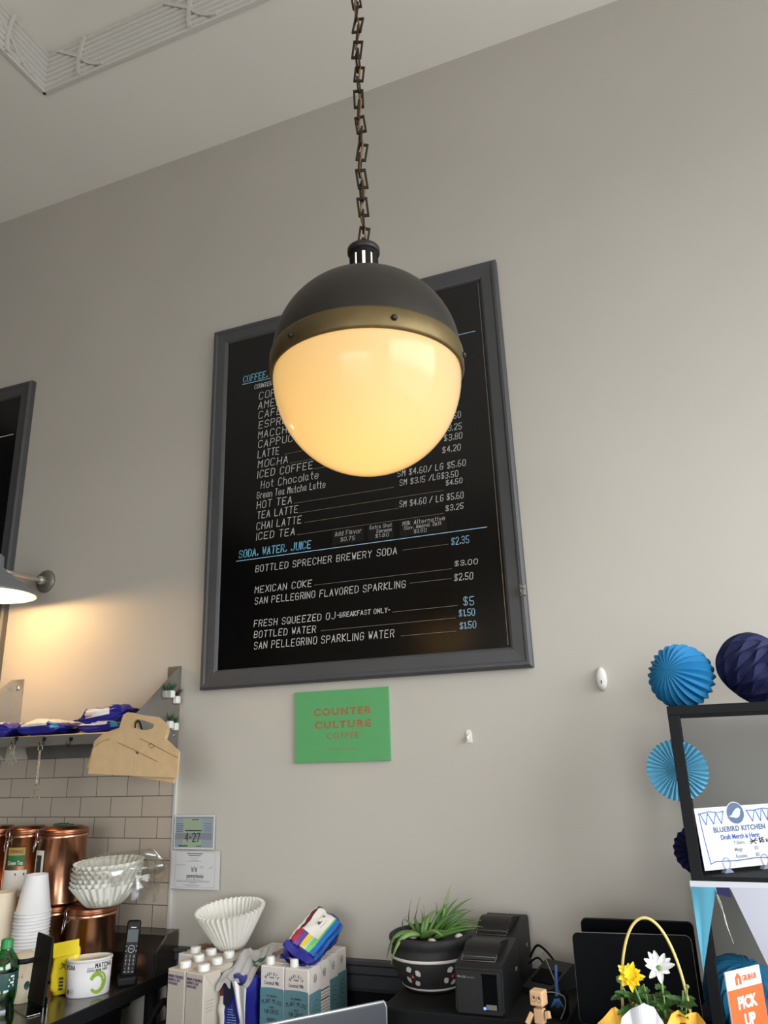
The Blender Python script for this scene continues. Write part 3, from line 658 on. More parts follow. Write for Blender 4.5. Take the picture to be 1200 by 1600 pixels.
# ---- green soda bottle
bt = thing('soda_bottle', 'green plastic soda bottle with dark teal label at the left edge', 'bottle', (-1.742, -.618, TZ))
prof = [(0, .004), (.012, .002), (.022, 0), (.030, .004), (.033, .014), (.034, .028), (.031, .048), (.030, .055), (.033, .07), (.0345, .082), (.0345, .092), (.0335, .094), (.0335, .132), (.0345, .134), (.0345, .142), (.031, .155), (.022, .170), (.0145, .181), (.0135, .188), (.0135, .196), (0, .196)]
b = MB(); b.lathe(prof, 48, rf=lambda r, z, a, i: r * (1 + (.03 * math.cos(5 * a) if z < .07 and z > .001 else 0))); b.build('bottle_shell', 'pet_green', bt)
b = MB(); b.lathe([(0, .006), (.028, .006), (.031, .015), (.0315, .028), (.0285, .05), (.031, .075), (.031, .10), (0, .10)], 36); b.build('drink', 'soda', bt)
b = MB(); b.lathe([(.0341, .094), (.0343, .096), (.0343, .130), (.0341, .132)], 48); b.build('label_band', 'bottle_label', bt)
l = MB(); cmx = cyl_map(.0347, math.radians(-42)); rectf(l, -.03, .100, -.014, .104, cmx); rectf(l, -.03, .106, -.012, .112, cmx); rectf(l, -.03, .115, -.018, .121, cmx)
for k in range(4): rectf(l, .012 + .004 * (k % 2), .100 + .007 * k, .026, .1045 + .007 * k, cmx)
l.build('lettering', 'label_white', bt, recalc=False)
b = MB(); b.lathe([(0, .206), (.013, .206), (.0148, .203), (.0148, .188), (.0155, .187), (.0155, .184), (0, .184)], 40, rf=lambda r, z, a, i: r + (.0003 * math.cos(30 * a) if .186 < z < .205 and r > .012 else 0)); b.build('bottle_cap', 'cap_green', bt)

# ---- black sign panel in its green acrylic foot
sg = thing('sign_holder', 'tall black sign panel standing in a clear green acrylic foot', 'sign holder', (-1.765, -.468, TZ), math.radians(-24))
b = MB(); b.box((0, 0, .10), (.108, .007, .165), bev=.0025, R=Matrix.Rotation(math.radians(-4), 4, 'X')); b.build('panel', 'black', sg)
b = MB(); b.box((0, .0045, .018), (.106, .003, .036)); b.box((0, -.0055, .018), (.106, .003, .036)); b.build('foot', 'clear_green', sg)
b = MB(); b.box((0, -.026, .0022), (.094, .04, .003), bev=.001); b.build('base_plate', 'clear', sg)

# ---- yellow packet
def puff(mb, S, n=10, k=5.0, matfn=None, wr=0.0, seed=1, X=None, squash=None):
    rnd = random.Random(seed); ph = [rnd.uniform(0, 6) for _ in range(9)]
    def warp(p):
        q = (abs(p[0]) ** k + abs(p[1]) ** k + abs(p[2]) ** k) ** (1 / k)
        m_ = max(abs(c) for c in p); s_ = m_ / q if q else 1
        v = [p[i] * s_ for i in range(3)]
        w_ = wr * (math.sin(5 * p[0] + ph[0] + 3 * p[2]) + math.sin(7 * p[1] + ph[1] + 4 * p[0]) + .7 * math.sin(11 * p[2] + ph[2] + 5 * p[1]) + .5 * math.sin(17 * p[0] + 13 * p[1] + ph[3]))
        v = [v[i] * S[i] * .5 + w_ * p[i] for i in range(3)]
        return squash(v, p) if squash else v
    for ax in range(3):
        for sg_ in (-1, 1):
            u_, v_ = (ax + 1) % 3, (ax + 2) % 3
            vs = []; ps = []
            for j in range(n + 1):
                for i in range(n + 1):
                    p = [0, 0, 0]; p[ax] = sg_; p[u_] = i / n * 2 - 1; p[v_] = j / n * 2 - 1
                    vs.append(warp(p)); ps.append(p)
            fs = []; ms = []
            for j in range(n):
                for i in range(n):
                    a = j * (n + 1) + i; f = (a, a + 1, a + n + 2, a + n + 1); fs.append(f)
                    c = [sum(ps[q][d] for q in f) / 4 for d in range(3)]; ms.append(matfn(ax, sg_, c) if matfn else 0)
            mb.add(vs, fs, ms, True, X)
    return mb
yp = thing('coffee_packet', 'yellow foil packet folded over at the top, beside the white tub', 'packet', (-1.800, -.335, TZ), math.radians(28)); yp.scale = (1.1, 1.1, 1.13)
def ysq(v, p):
    t = (p[2] + 1) / 2; return [v[0], v[1] * (1 - .75 * t ** 2), v[2]]
b = MB(); puff(b, (.064, .042, .112), 12, 6, wr=.0012, seed=4, squash=ysq, X=Matrix.Translation((0, 0, .058))); b.build('pouch', 'yellow', yp)
b = MB(); b.box((0, -.012, .106), (.066, .004, .034), bev=.0015, R=Matrix.Rotation(math.radians(-14), 4, 'X') @ Matrix.Rotation(math.radians(-7), 4, 'Y')); b.build('folded_top', 'yellow', yp)
l = MB(); ym = lambda x, z: (x, -.0222 + .006 * max(0, (z - .05) / .05), z)
for k in range(4): rectf(l, -.008, .014 + .008 * k, .002, .019 + .008 * k, ym)
ribbons(l, [[(-.008, .062), (.004, .070), (-.006, .074), (.006, .060)]], .0016, ym); l.build('lettering', 'ink', yp, recalc=False)

# ---- oval tub of matcha
tu = thing('matcha_tub', 'oval white tub of matcha powder with clear lid and green brush swirl', 'tub', (-1.728, -.318, TZ), math.radians(41.3)); tu.scale = (.93, .93, .96)
A_, B_ = .066, .043
def ov(b, prof, mi=0, n=56): b.lathe(prof, n, mi=mi, rf=lambda r, z, a, i: r * (A_ * B_ / math.sqrt((B_ * math.cos(a)) ** 2 + (A_ * math.sin(a)) ** 2)))
b = MB(); ov(b, [(0, 0), (.93, 0), (.96, .003), (1.0, .092), (0, .092)]); b.build('tub_body', 'cup_white', tu)
b = MB(); ov(b, [(0, .092), (1.0, .092), (1.035, .0925), (1.035, .0985), (1.02, .100), (.98, .100), (.96, .097), (0, .097)], mi=[0, 0, 0, 0, 0, 0, 1]); b.build('lid', ['cup_white', 'clear_lid'], tu)
PER = [0.0]
for k in range(200):
    a0, a1 = -PI + PI * k / 200, -PI + PI * (k + 1) / 200
    PER.append(PER[-1] + math.hypot(A_ * (math.cos(a1) - math.cos(a0)), B_ * (math.sin(a1) - math.sin(a0))))
def tmap(u, z):
    s_ = u + PER[100]; s_ = min(max(s_, 0), PER[-1] - 1e-6); k = 0
    lo, hi = 0, 200
    while hi - lo > 1:
        md = (lo + hi) // 2
        if PER[md] <= s_: lo = md
        else: hi = md
    a = -PI + PI * (lo + (s_ - PER[lo]) / (PER[lo + 1] - PER[lo])) / 200
    sc_ = (.962 + .038 * z / .092) * 1.006
    return (A_ * math.cos(a) * sc_, B_ * math.sin(a) * sc_, z)
l = MB(); write(l, 'MATCHA', .018, .076, .011, .0026, tmap, .052, mi=0); write(l, 'MATCHA', -.088, .076, .010, .0024, tmap, .044, mi=0); write(l, 'CERTIFIED ORGANIC POWDER', -.006, .067, .0052, .0009, tmap, .062, mi=0)
write(l, 'ORGANIC', -.006, .0745, .004, .0007, tmap, .02, mi=2)
pts = [(.027 + .021 * math.cos(a), .036 + .024 * math.sin(a)) for a in [2.55 - 4.9 * k / 22 for k in range(23)]]
for k in range(22):
    w_ = .0150 * (.55 + .45 * math.sin(PI * min(1, (k + 3) / 22)))
    ribbons(l, [[pts[k], pts[k + 1]]], w_, tmap, 1)
for k in range(5): rectf(l, -.070, .060 - .007 * k, -.052 + .004 * (k % 2), .0608 - .007 * k, tmap, 2)
rectf(l, -.072, .030, -.046, .0306, tmap, 2); polyf(l, circ(-.064, .017, .005, .007), tmap, 3); ring(l, -.050, .017, .0055, .001, tmap, 0, rz=.0075); write(l, 'G', -.0525, .0145, .005, .0009, tmap); rectf(l, .012, .006, .045, .0068, tmap, 2)
l.build('lettering', ['ink', 'matcha', 'ink_grey', 'kraft_dark'], tu, recalc=False)

# ---- cordless phone
ph = thing('cordless_phone', 'black cordless phone upright in its charging cradle on the steel table', 'phone', (-1.672, -.216, TZ), math.radians(38)); ph.scale = (.95, .95, 1)
Xh = Matrix.Rotation(math.radians(4), 4, 'Y') @ Matrix.Rotation(math.radians(-10), 4, 'X')
b = MB(); b.box((0, .004, .014), (.06, .062, .028), bev=.008, seg=3); b.build('cradle', 'black', ph)
b = MB(); b.box((0, 0, .097), (.044, .022, .150), bev=.008, seg=3, X=Xh); b.build('handset', 'black', ph)
pm = lambda x, z: tuple(Xh @ Vector((x, -.0116, z)))
l = MB(); rectf(l, -.0165, .112, .0165, .146, pm); l.build('display', 'screen_grey', ph, recalc=False)
l = MB(); rectf(l, -.008, .150, .008, .153, pm); ring(l, 0, .094, .0095, .0014, pm, n=18); rectf(l, -.005, .0935, .005, .0948, pm)
for sx in (-1, 1): rectf(l, sx * .0155 - .0025, .101, sx * .0155 + .0025, .1022, pm); rectf(l, sx * .0155 - .0025, .088, sx * .0155 + .0025, .0892, pm)
for r_ in range(4):
    for c_ in range(3): write(l, '123456789*0*'[r_ * 3 + c_], -.0135 + .0115 * c_, .072 - .0105 * r_, .0058, .0009, pm, aspect=.6)
for c_ in range(3): rectf(l, -.0145 + .0115 * c_, .0335, -.0085 + .0115 * c_, .0352, pm)
l.build('keypad', 'key_white', ph, recalc=False)
b = MB(); b.tube([(-.03, .02, .006), (-.05, .012, .03), (-.062, .0, .055), (-.07, .01, .012), (-.10, .02, .003), (-.16, .0, .003)], .0013, 6); b.build('cord', 'black', ph)

# ---- coffee filters: a bagged stack on the copper canister, one bare stack on the cartons
def fluted(b, r0, r1, h, n=36, amp=.06, bottom=True):
    P_ = []
    if bottom: P_.append((0, 0))
    for k in range(9): t_ = k / 8; P_.append((r0 + (r1 - r0) * t_ ** .9, h * t_))
    b.lathe(P_, n * 6, rf=lambda r, z, a, i: r * (1 + amp * (z / h) ** .6 * math.cos(n * a) + .012 * math.sin(3 * a + 1) * (z / h)) if r > 0 else 0)
FX, FY, FZ = -1.772, -.222, UZ + .002
for k in range(6):
    if k == 0: b = MB(); fluted(b, .056, .104, .062, 30, .045); f0 = b.build('coffee_filter', 'filter', None); o = f0
    else: o = f0.copy(); COL.objects.link(o)
    o.location = (FX + .0015 * k, FY, FZ + .0125 * k); o.rotation_euler = (math.radians(2), math.radians(-1), .08 * k)
    tag(o, ['outermost', 'second', 'third', 'fourth', 'fifth', 'innermost'][k] + ' fluted paper filter in the stack inside the clear plastic bag', 'coffee filter', 'bagged paper filters')
fb = MB(); rnd = random.Random(3); ph_ = [rnd.uniform(0, 6) for _ in range(8)]
def bagf(u, v):
    a = 2 * PI * u; t_ = v
    z = -.0015 + .150 * t_; r = (.058 + .052 * min(1, t_ * 1.6) ** .8) if t_ < .72 else .11 * (1 - ((t_ - .72) / .28) ** 1.5 * .88)
    r *= 1 + .035 * math.sin(5 * a + ph_[0] + 6 * t_) + .025 * math.sin(9 * a + ph_[1] - 5 * t_) + .018 * math.sin(17 * a + ph_[2] + 9 * t_)
    tail = max(0, math.cos(a - .6)) ** 6 * max(0, t_ - .25) * 1.35
    x = r * math.cos(a) + tail * .135 ; y = r * math.sin(a) + tail * .02
    return (x, max(-.2, min(y, .135)), max(z + tail * .015 * math.sin(7 * t_), -.001))
fb.sheet(bagf, 96, 40)
for k in range(5):
    z0 = .03 + .018 * k
    fb.sheet(lambda u, v, z0=z0, k=k: (.085 + .115 * u + .004 * math.sin(9 * u + k), .02 + .012 * math.sin(6 * u + 2 * k) + .02 * (v - .5) * u, z0 + .03 * u * math.sin(k * 1.7) + .045 * (v - .5) * (1 - .3 * u) + .004 * math.sin(14 * u + 5 * v + k)), 16, 6)
tag(fb.build('plastic_bag', 'clear_film', None, loc=(FX, FY, FZ - .0005), recalc=False), 'crinkled clear plastic bag wrapped around the stack of paper filters', 'bag')

# ================================================================== WALL SHELF
ws = thing('wall_shelf', 'stainless steel wall shelf with bags, keys and triangular end brackets', 'shelf', (-2.45, 0, 1.55))
SZ = 1.583 - 1.55
b = MB(); b.prism([(-.001, SZ - .006), (-.001, SZ), (-.242, SZ), (-.244, SZ - .003), (-.244, SZ - .034), (-.230, SZ - .034), (-.230, SZ - .031), (-.241, SZ - .031), (-.241, SZ - .006)], -.95, .757, plane='yz'); b.build('shelf_plate', 'steel_dark', ws)
b = MB(); b.prism([(.075, -.002), (.095, -.045), (.757, -.045), (.757, -.002)], -.022, -.002); b.build('hook_rail', 'steel_dark', ws)
for (x, fl) in ((.760, -1), (-.045, 1)):
    b = MB(); b.prism([(-.001, .262), (-.010, .262), (-.232, .088), (-.238, .075), (-.238, .0), (-.001, .0)], x - .0015, x + .0015, plane='yz')
    b.prism([(-.003, .0), (-.012, .0), (-.055, .0), (-.003, -.040)], x - .0015, x + .0015, plane='yz')
    cx = x + fl * .028
    hole = lambda z, rx, rz: [(cx + rx * math.cos(2 * PI * k / 14), z + rz * math.sin(2 * PI * k / 14)) for k in range(14)]
    b.prism([(x, SZ), (x + fl * .056, SZ), (x + fl * .056, .262), (x, .262)], -.004, -.001, holes=[hole(.052, .008, .012)])
    b.build('bracket', 'steel_dark' if fl < 0 else 'steel', ws)
    b = MB(); b.lathe([(0, .005), (.006, .004), (.010, .0), (.010, -.001), (0, -.001)], 16, X=Matrix.Translation((cx, -.004, .228)) @ Matrix.Rotation(PI / 2, 4, 'X')); b.build('screw', 'chrome', ws)
b = MB()
for y in (-.022, -.03): b.lathe([(0, .004), (.004, .003), (.005, 0), (0, 0)], 12, X=Matrix.Translation((.7615, y, .02)) @ Matrix.Rotation(PI / 2, 4, 'Y'))
b.build('screw', 'chrome', ws)
def planter(label, y, z, m, leafm, seed, spiky=True):
    t = thing('magnet_planter', label, 'planter', (-1.6885, y, z), group='magnetic mini planters')
    b = MB(); b.box((.010, 0, 0), (.019, .023, .026), bev=.004, seg=2); b.build('pot', m, t)
    rnd = random.Random(seed); b = MB()
    for k in range(13):
        a = rnd.uniform(0, 2 * PI); L = rnd.uniform(.018, .034); s_ = rnd.uniform(.25, .8)
        p0 = Vector((.010, 0, .011)); d = Vector((math.cos(a) * s_, math.sin(a) * s_, .8)).normalized()
        if p0.x + d.x * L < .002: d.x = abs(d.x)
        b.tube([p0, p0 + d * L * .5 + Vector((0, 0, .001)), p0 + d * L], [.0022, .0032 if not spiky else .002, .0006], 6)
    b.build('succulent', leafm, t); return t
M['pot_grey'] = mat('pot_grey', (150, 148, 142), .5)
planter('white magnetic mini planter with green succulent, middle of the upper three', -.066, 1.708, 'white', 'leaf_dark', 1, False)
planter('white magnetic mini planter with maroon spiky succulent, upper right', -.034, 1.690, 'white', 'leaf_red', 2)
planter('grey magnetic mini planter with green succulent, upper left of the three', -.097, 1.706, 'pot_grey', 'leaf_dark', 3)
planter('white magnetic mini planter with green succulent, lower one nearest the wall', -.036, 1.598, 'white', 'leaf_dark', 4)
planter('magnetic mini planter half hidden behind the cardboard carrier', -.066, 1.604, 'white', 'leaf_dark', 5)

# ---- bags lying on the shelf
def pillow(name, label, loc, rz, L, W, H, zones, seed, rx=0.0, ry=0.0, group='blue coffee bags on the wall shelf'):
    t = thing(name, label, 'bag', loc, group=group, rot=(rx, ry, rz))
    def sq(v, p):
        e = abs(p[0]); k_ = 1 - .72 * max(0, (e - .45) / .55) ** 1.6
        return [v[0], v[1], v[2] * k_]
    b = MB(); puff(b, (L, W, H), 14, 4.5, matfn=zones, wr=.0024, seed=seed, squash=sq, X=Matrix.Translation((0, 0, H * .47))); b.build('pouch', ['bag_blue', 'bag_white', 'bag_teal'], t)
    b = MB()
    for sx in (-1, 1): b.sheet(lambda u, v, sx=sx: (sx * (L * .485 + .016 * u), (v - .5) * W * .86, H * .47 + .003 * math.sin(9 * v + seed)), 3, 12)
    b.build('end_seal', 'bag_blue', t, recalc=False); return t
def zA(ax, sg_, c): return 1 if (ax == 2 and sg_ > 0 and abs(c[0]) < .62) or (ax == 1 and sg_ < 0 and abs(c[0]) < .5 and c[2] > .25) else 0
def zB(ax, sg_, c): return 1 if (ax == 2 and sg_ > 0 and c[0] < .8 and c[0] > -.8) or (ax == 1 and c[2] > .35 and -.75 < c[0] < .45) else (2 if ax == 1 and c[0] > .6 and c[2] > -.2 else 0)
def zC(ax, sg_, c): return 1 if (ax == 1 and sg_ < 0 and -.62 < c[0] < .42 and c[2] > -.15 and c[2] < .8) or (ax == 2 and -.5 < c[0] < .3) else 0
bz = 1.584
pillow('coffee_bag', 'blue coffee bag lying at the left edge of the wall shelf', (-2.365, -.15, bz), .05, .20, .12, .055, zA, 1)
pillow('coffee_bag', 'flat blue coffee bag with a pale top, middle of the wall shelf', (-2.125, -.155, bz), -.03, .22, .13, .055, zB, 2)
t = pillow('coffee_bag', 'blue coffee bag lying under the tilted one on the wall shelf', (-1.875, -.14, bz), .0, .20, .13, .042, zB, 6)
t = pillow('coffee_bag', 'tilted blue coffee bag with white label on top of another on the shelf', (-1.872, -.150, bz + .033), .03, .205, .105, .055, zC, 3, ry=math.radians(-7))
l = MB(); pm = lambda x, z: (x, -.0535, z)
write(l, 'espresso', -.05, .024, .012, .0016, pm, .05, slant=.3); l.build('lettering', 'ink_red', t, recalc=False)

# ---- cardboard cup carriers on a hook
hk = MB(); hk.tube([(0, .012, -.030), (0, .004, -.022), (0, -.004, -.008), (0, -.010, .004), (0, -.020, .010), (0, -.030, .006), (0, -.034, -.004), (0, -.032, -.012)], .0028, 8)
tag(hk.build('hook', 'black', None, loc=(-1.652, -.2465, 1.602)), 'black hook that holds the cardboard carriers', 'hook')
OUT = [(-1.709, 1.634), (-1.70, 1.637), (-1.679, 1.636), (-1.571, 1.62), (-1.556, 1.611), (-1.53, 1.59), (-1.539, 1.553), (-1.484, 1.511), (-1.487, 1.435), (-1.834, 1.454), (-1.82, 1.539), (-1.79, 1.565), (-1.723, 1.588)]
HOLE = [(-1.665, 1.607), (-1.660, 1.614), (-1.651, 1.617), (-1.62, 1.611), (-1.587, 1.602), (-1.584, 1.594), (-1.588, 1.586), (-1.610, 1.582), (-1.628, 1.582), (-1.648, 1.587), (-1.657, 1.593)]
HX, HZ = -1.652, 1.612
def carrier(label, y, rot, mid):
    t = thing('cup_carrier', label, 'cup carrier', (HX, y, HZ), group='cardboard cup carriers', rot=(0, rot, 0))
    sh = lambda P_: [(p[0] - HX, p[1] - HZ) for p in P_]
    b = MB(); b.prism(sh(OUT), -.0035, .0035, holes=[sh(HOLE), sh([(-1.650, 1.521), (-1.637, 1.516), (-1.640, 1.508), (-1.652, 1.512)])]); b.build('panel', 'kraft', t)
    if mid:
        l = MB(); pm = lambda x, z: (x - HX, -.0041, z - HZ)
        ribbons(l, [[(-1.723, 1.548), (-1.66, 1.524), (-1.561, 1.484)], [(-1.636, 1.557), (-1.57, 1.53), (-1.487, 1.494)], [(-1.60, 1.536), (-1.589, 1.541), (-1.578, 1.530), (-1.589, 1.525), (-1.60, 1.536)], [(-1.83, 1.53), (-1.79, 1.552), (-1.755, 1.56)]], .0018, pm)
        ribbons(l, [[(-1.65, 1.50), (-1.655, 1.46)]], .0005, pm); l.build('fold_slit', 'kraft_dark', t, recalc=False)
carrier('front kraft cardboard cup carrier hanging from the steel shelf by its handle hole', -.2690, 0, True)
carrier('second cardboard cup carrier hanging crooked behind the front one', -.2600, math.radians(5.5), False)

# ---- keys on hooks
def hook2(label, x, z):
    b = MB(); b.tube([(0, 0, .022), (0, -.002, .006), (0, -.010, -.002), (0, -.018, .003), (0, -.020, .010)], .0016, 6); b.box((0, .001, .020), (.014, .003, .012), bev=.001)
    tag(b.build('hook', 'black', None, loc=(x, -.246, z)), label, 'hook', 'small hooks on the shelf lip')
hook2('small hook on the steel shelf lip holding the short key ring', -2.187, 1.556); hook2('small hook on the shelf lip holding the long key chain', -2.061, 1.550); hook2('empty small black hook on the steel shelf lip', -1.943, 1.546)
M['key'] = mat('key_metal', (206, 196, 176), .3, .6)
def keyring(label, x, z, n, chain):
    t = thing('key_ring', label, 'keys', (x, -.2585, z))
    b = MB(); b.tube([(.010 * math.sin(2 * PI * k / 20), .0, -.010 + .010 * math.cos(2 * PI * k / 20)) for k in range(20)], .0009, 6, closed=True); b.build('ring', 'key', t)
    z0 = -.018
    if chain:
        for k in range(14):
            b = MB(); a = k % 2
            b.tube([((.0032 * math.cos(q) if not a else 0), (.0032 * math.cos(q) if a else 0), z0 - .0042 - .0075 * k + .0052 * math.sin(q)) for q in [2 * PI * i / 10 for i in range(10)]], .0008, 5, closed=True); b.build('chain_link', 'key', t)
        z0 -= .108
    for k in range(n):
        b = MB(); X = Matrix.Translation((0, -.003 + .003 * k, z0)) @ Matrix.Rotation((k - (n - 1) / 2) * .42, 4, 'Y')
        b.prism(circ(0, -.010, .010, .010, 16), -.001, .001, holes=[circ(0, -.004, .003, .003, 10)], X=X); b.prism([(-.003, -.018), (.003, -.018), (.003, -.036), (.0045, -.039), (.0025, -.042), (.004, -.046), (0, -.052), (-.003, -.050)], -.0009, .0009, X=X); b.build('key', 'key', t)
keyring('short ring of keys hanging under the left end of the steel shelf', -2.187, 1.556, 4, False)
keyring('long key chain hanging down in front of the wall tiles', -2.061, 1.551, 3, True)

# ---- permits
def sheet_sign(name, label, x0, z0, x1, z1, y=-.0016):
    t = thing(name, label, 'notice', ((x0 + x1) / 2, y, z0)); b = MB(); b.box((0, 0, (z1 - z0) / 2), (x1 - x0, .0016, z1 - z0)); return t, b
M['permit'] = mat('permit_bluegreen', (142, 152, 160), .5, var=.07, scale=9); M['permit_green'] = mat('permit_green', (150, 164, 138), .55)
t, b = sheet_sign('permit_card', 'blue green permit card reading 4-27 taped beside the tiles', -1.678, 1.2, -1.516, 1.306, -.012); b.build('card', 'paper_grey', t)
l = MB(); pm = lambda x, z: (x, -.0010, z); pm2 = lambda x, z: (x, -.0013, z)
rectf(l, -.076, .005, .076, .101, pm, 0); rectf(l, -.045, .006, .03, .1, lambda x, z: (x, -.00115, z), 1)
rectf(l, -.076, .030, .070, .050, lambda x, z: (x, -.0012, z), 3)
write(l, '4-27', -.034, .024, .025, .0035, pm2, .058, mi=2)
for k in range(5): rectf(l, -.072, .078 - .006 * k, -.045 + .004 * (k % 2), .0795 - .006 * k, pm2, 2); rectf(l, .04, .08 - .006 * k, .068, .0812 - .006 * k, pm2, 2)
rectf(l, -.036, .056, .03, .0595, pm2, 2); rectf(l, -.01, .091, .018, .0935, pm2, 2); rectf(l, -.076, .0965, .076, .1005, pm2, 3); rectf(l, -.06, .008, -.024, .012, pm2, 2); rectf(l, .01, .0085, .03, .011, pm2, 2)
l.build('print', ['permit', 'permit_green', 'ink', 'ink_grey'], t, recalc=False)
t, b = sheet_sign('licence_sheet', 'white licence sheet with small print under the permit card', -1.684, 1.079, -1.492, 1.1945, -.012); b.build('sheet', 'paper_grey', t)
l = MB(); font_mb(l, 'pennsylvania', .002, .034, .013, pm2, bold=.012, width=.066, center=True)
rectf(l, -.032, .106, .03, .1085, pm2); rectf(l, -.026, .1005, .022, .1027, pm2)
for (x0, x1, z) in ((-.02, .012, .0935), (-.018, .012, .087), (-.034, .026, .0835), (-.075, -.034, .072), (.018, .034, .069), (.018, .034, .064), (.062, .07, .069), (.054, .07, .064), (-.03, .03, .028), (-.072, .06, .0245), (-.072, .058, .021), (-.022, .006, .0185), (-.044, .024, .012), (-.034, .016, .0085)): rectf(l, x0, z, x1, z + .0011, pm2, 1)
polyf(l, [(-.012, .052), (-.014, .068), (-.006, .062), (-.002, .071), (.003, .062), (.010, .068), (.008, .052)], pm2, 1); polyf(l, [(-.006, .053), (-.002, .066), (.002, .053)], lambda x, z: (x, -.0016, z), 2)
ribbons(l, [[(-.078, .005), (.078, .006), (.078, .112), (-.078, .112), (-.078, .005)]], .0006, pm2, 1)
l.build('print', ['ink', 'ink_grey', 'paper_grey'], t, recalc=False)

# ---- small white fittings on the wall
t = thing('wall_sensor', 'small white oval sensor on the wall right of the menu board', 'sensor', (-.2125, 0, 1.673))
b = MB(); b.lathe([(0, .021), (.009, .0205), (.013, .017), (.0155, .009), (.0165, 0), (0, 0)], 32, rf=lambda r, z, a, i: r * 2.15 / math.sqrt((2.15 * math.cos(a)) ** 2 + math.sin(a) ** 2), X=Matrix.Rotation(PI / 2, 4, 'X')); b.build('cover', 'white', t)
b = MB(); b.box((0, -.0205, -.010), (.003, .003, .010), bev=.0012); b.build('slot', 'black', t)
t = thing('adhesive_hook', 'small white plastic hook stuck on the bare wall', 'hook', (-.623, 0, 1.528))
b = MB(); b.prism([(-.009, -.019), (.009, -.019), (.009, .006), (.006, .016), (0, .019), (-.006, .016), (-.009, .006)], -.004, 0); b.build('back_plate', 'white', t)
b = MB(); b.tube([(0, -.004, .006), (0, -.010, -.002), (0, -.014, -.012), (0, -.018, -.013), (0, -.021, -.006), (0, -.021, .0)], .003, 8, flat=1.4); b.build('prong', 'white', t)

# ================================================================== BACK COUNTER
CZ_ = 0.75
M['grey_lid'] = mat('laptop_grey', (66, 68, 73), .5, .2); M['alu'] = mat('aluminium_edge', (196, 198, 202), .3, .8)
M['oat'] = mat('carton_oat', (198, 187, 174), .5, var=.02); M['oat_side'] = mat('carton_oat_side', (216, 210, 202), .5); M['purple'] = mat('ink_purple', (84, 46, 122), .6)
M['teal_carton'] = mat('carton_teal', (98, 140, 147), .5, var=.02); M['carton_white'] = mat('carton_white', (226, 216, 208), .5); M['brown_carton'] = mat('carton_brown', (150, 104, 76), .6)
M['silver_foil'] = mat('silver_foil', (196, 192, 190), .38, .25, var=.05, scale=12, bump=.6); M['seal_green'] = mat('foil_green', (36, 106, 58), .5)
for nm, c in (('s_red', (176, 44, 62)), ('s_purple', (98, 62, 142)), ('s_yellow', (226, 198, 62)), ('s_sky', (150, 202, 226)), ('s_green', (122, 188, 96)), ('s_blue', (24, 112, 182)), ('s_maroon', (98, 28, 44))): M[nm] = mat('stripe_' + nm[2:], c, .45, bump=.3, scale=20)
M['stoneware'] = mat('stoneware_black', (36, 33, 33), .75, var=.25, scale=40, bump=.5); M['glaze'] = mat('painted_white', (212, 204, 194), .6); M['glaze_red'] = mat('painted_red', (112, 34, 30), .6)
M['soil'] = mat('soil', (52, 42, 34), .95, var=.4, scale=60, bump=1); M['pebble'] = mat('pebble', (222, 216, 206), .6)
M['aloe'] = mat('aloe_green', (84, 122, 58), .45, var=.22, scale=25); M['aloe_pale'] = mat('aloe_pale', (122, 150, 84), .45, var=.15, scale=25); M['aloe_dry'] = mat('aloe_dry', (58, 56, 46), .7)
M['printer'] = mat('printer_charcoal', (15, 15, 18), .5, var=.08, scale=40); M['printer_front'] = mat('printer_front_black', (11, 10, 11), .4)
M['led'] = mat('blue_led', (60, 90, 255), .5, emit=(50, 80, 255), estr=6.0)
M['wood'] = mat('pale_wood', (222, 178, 134), .55, var=.07, scale=10, aniso=(8, 8, 1.2)); M['cable_blue'] = mat('cable_blue', (58, 108, 164), .5); M['cable_grey'] = mat('cable_grey', (120, 116, 108), .5)

ctr = thing('back_counter', 'long dark back counter along the wall below the charcoal rail', 'counter', (-.2, -.43, 0))
b = MB(); b.box((-.02, 0, CZ_ - .02), (2.72, .84, .04), bev=.004); b.build('countertop', 'counter', ctr)
b = MB(); b.box((-.02, .03, .38), (2.66, .76, .66)); b.box((-.02, .05, .025), (2.6, .70, .05)); b.build('cabinet_body', 'dark_panel', ctr)
for k in range(4): b = MB(); b.box((-1.02 + .665 * k, -.358, .38), (.64, .016, .62), bev=.004); d = b.build('door', 'black_matte', ctr); h = MB(); h.tube([(-1.02 + .665 * k + .26, -.37, .52), (-1.02 + .665 * k + .26, -.39, .54), (-1.02 + .665 * k + .26, -.39, .62), (-1.02 + .665 * k + .26, -.37, .64)], .005, 8); h.build('handle', 'steel', d)
ld = thing('counter_ledge', 'raised dark counter ledge in front holding the small figure, flowers and sign', 'ledge', (.36, -.76, CZ_))
b = MB(); b.box((0, 0, .195), (1.60, .26, .035), bev=.004); b.build('ledge_top', 'counter', ld)
b = MB(); b.box((0, .02, .089), (1.56, .18, .177)); b.build('riser', 'dark_panel', ld)
LZ = CZ_ + .2125

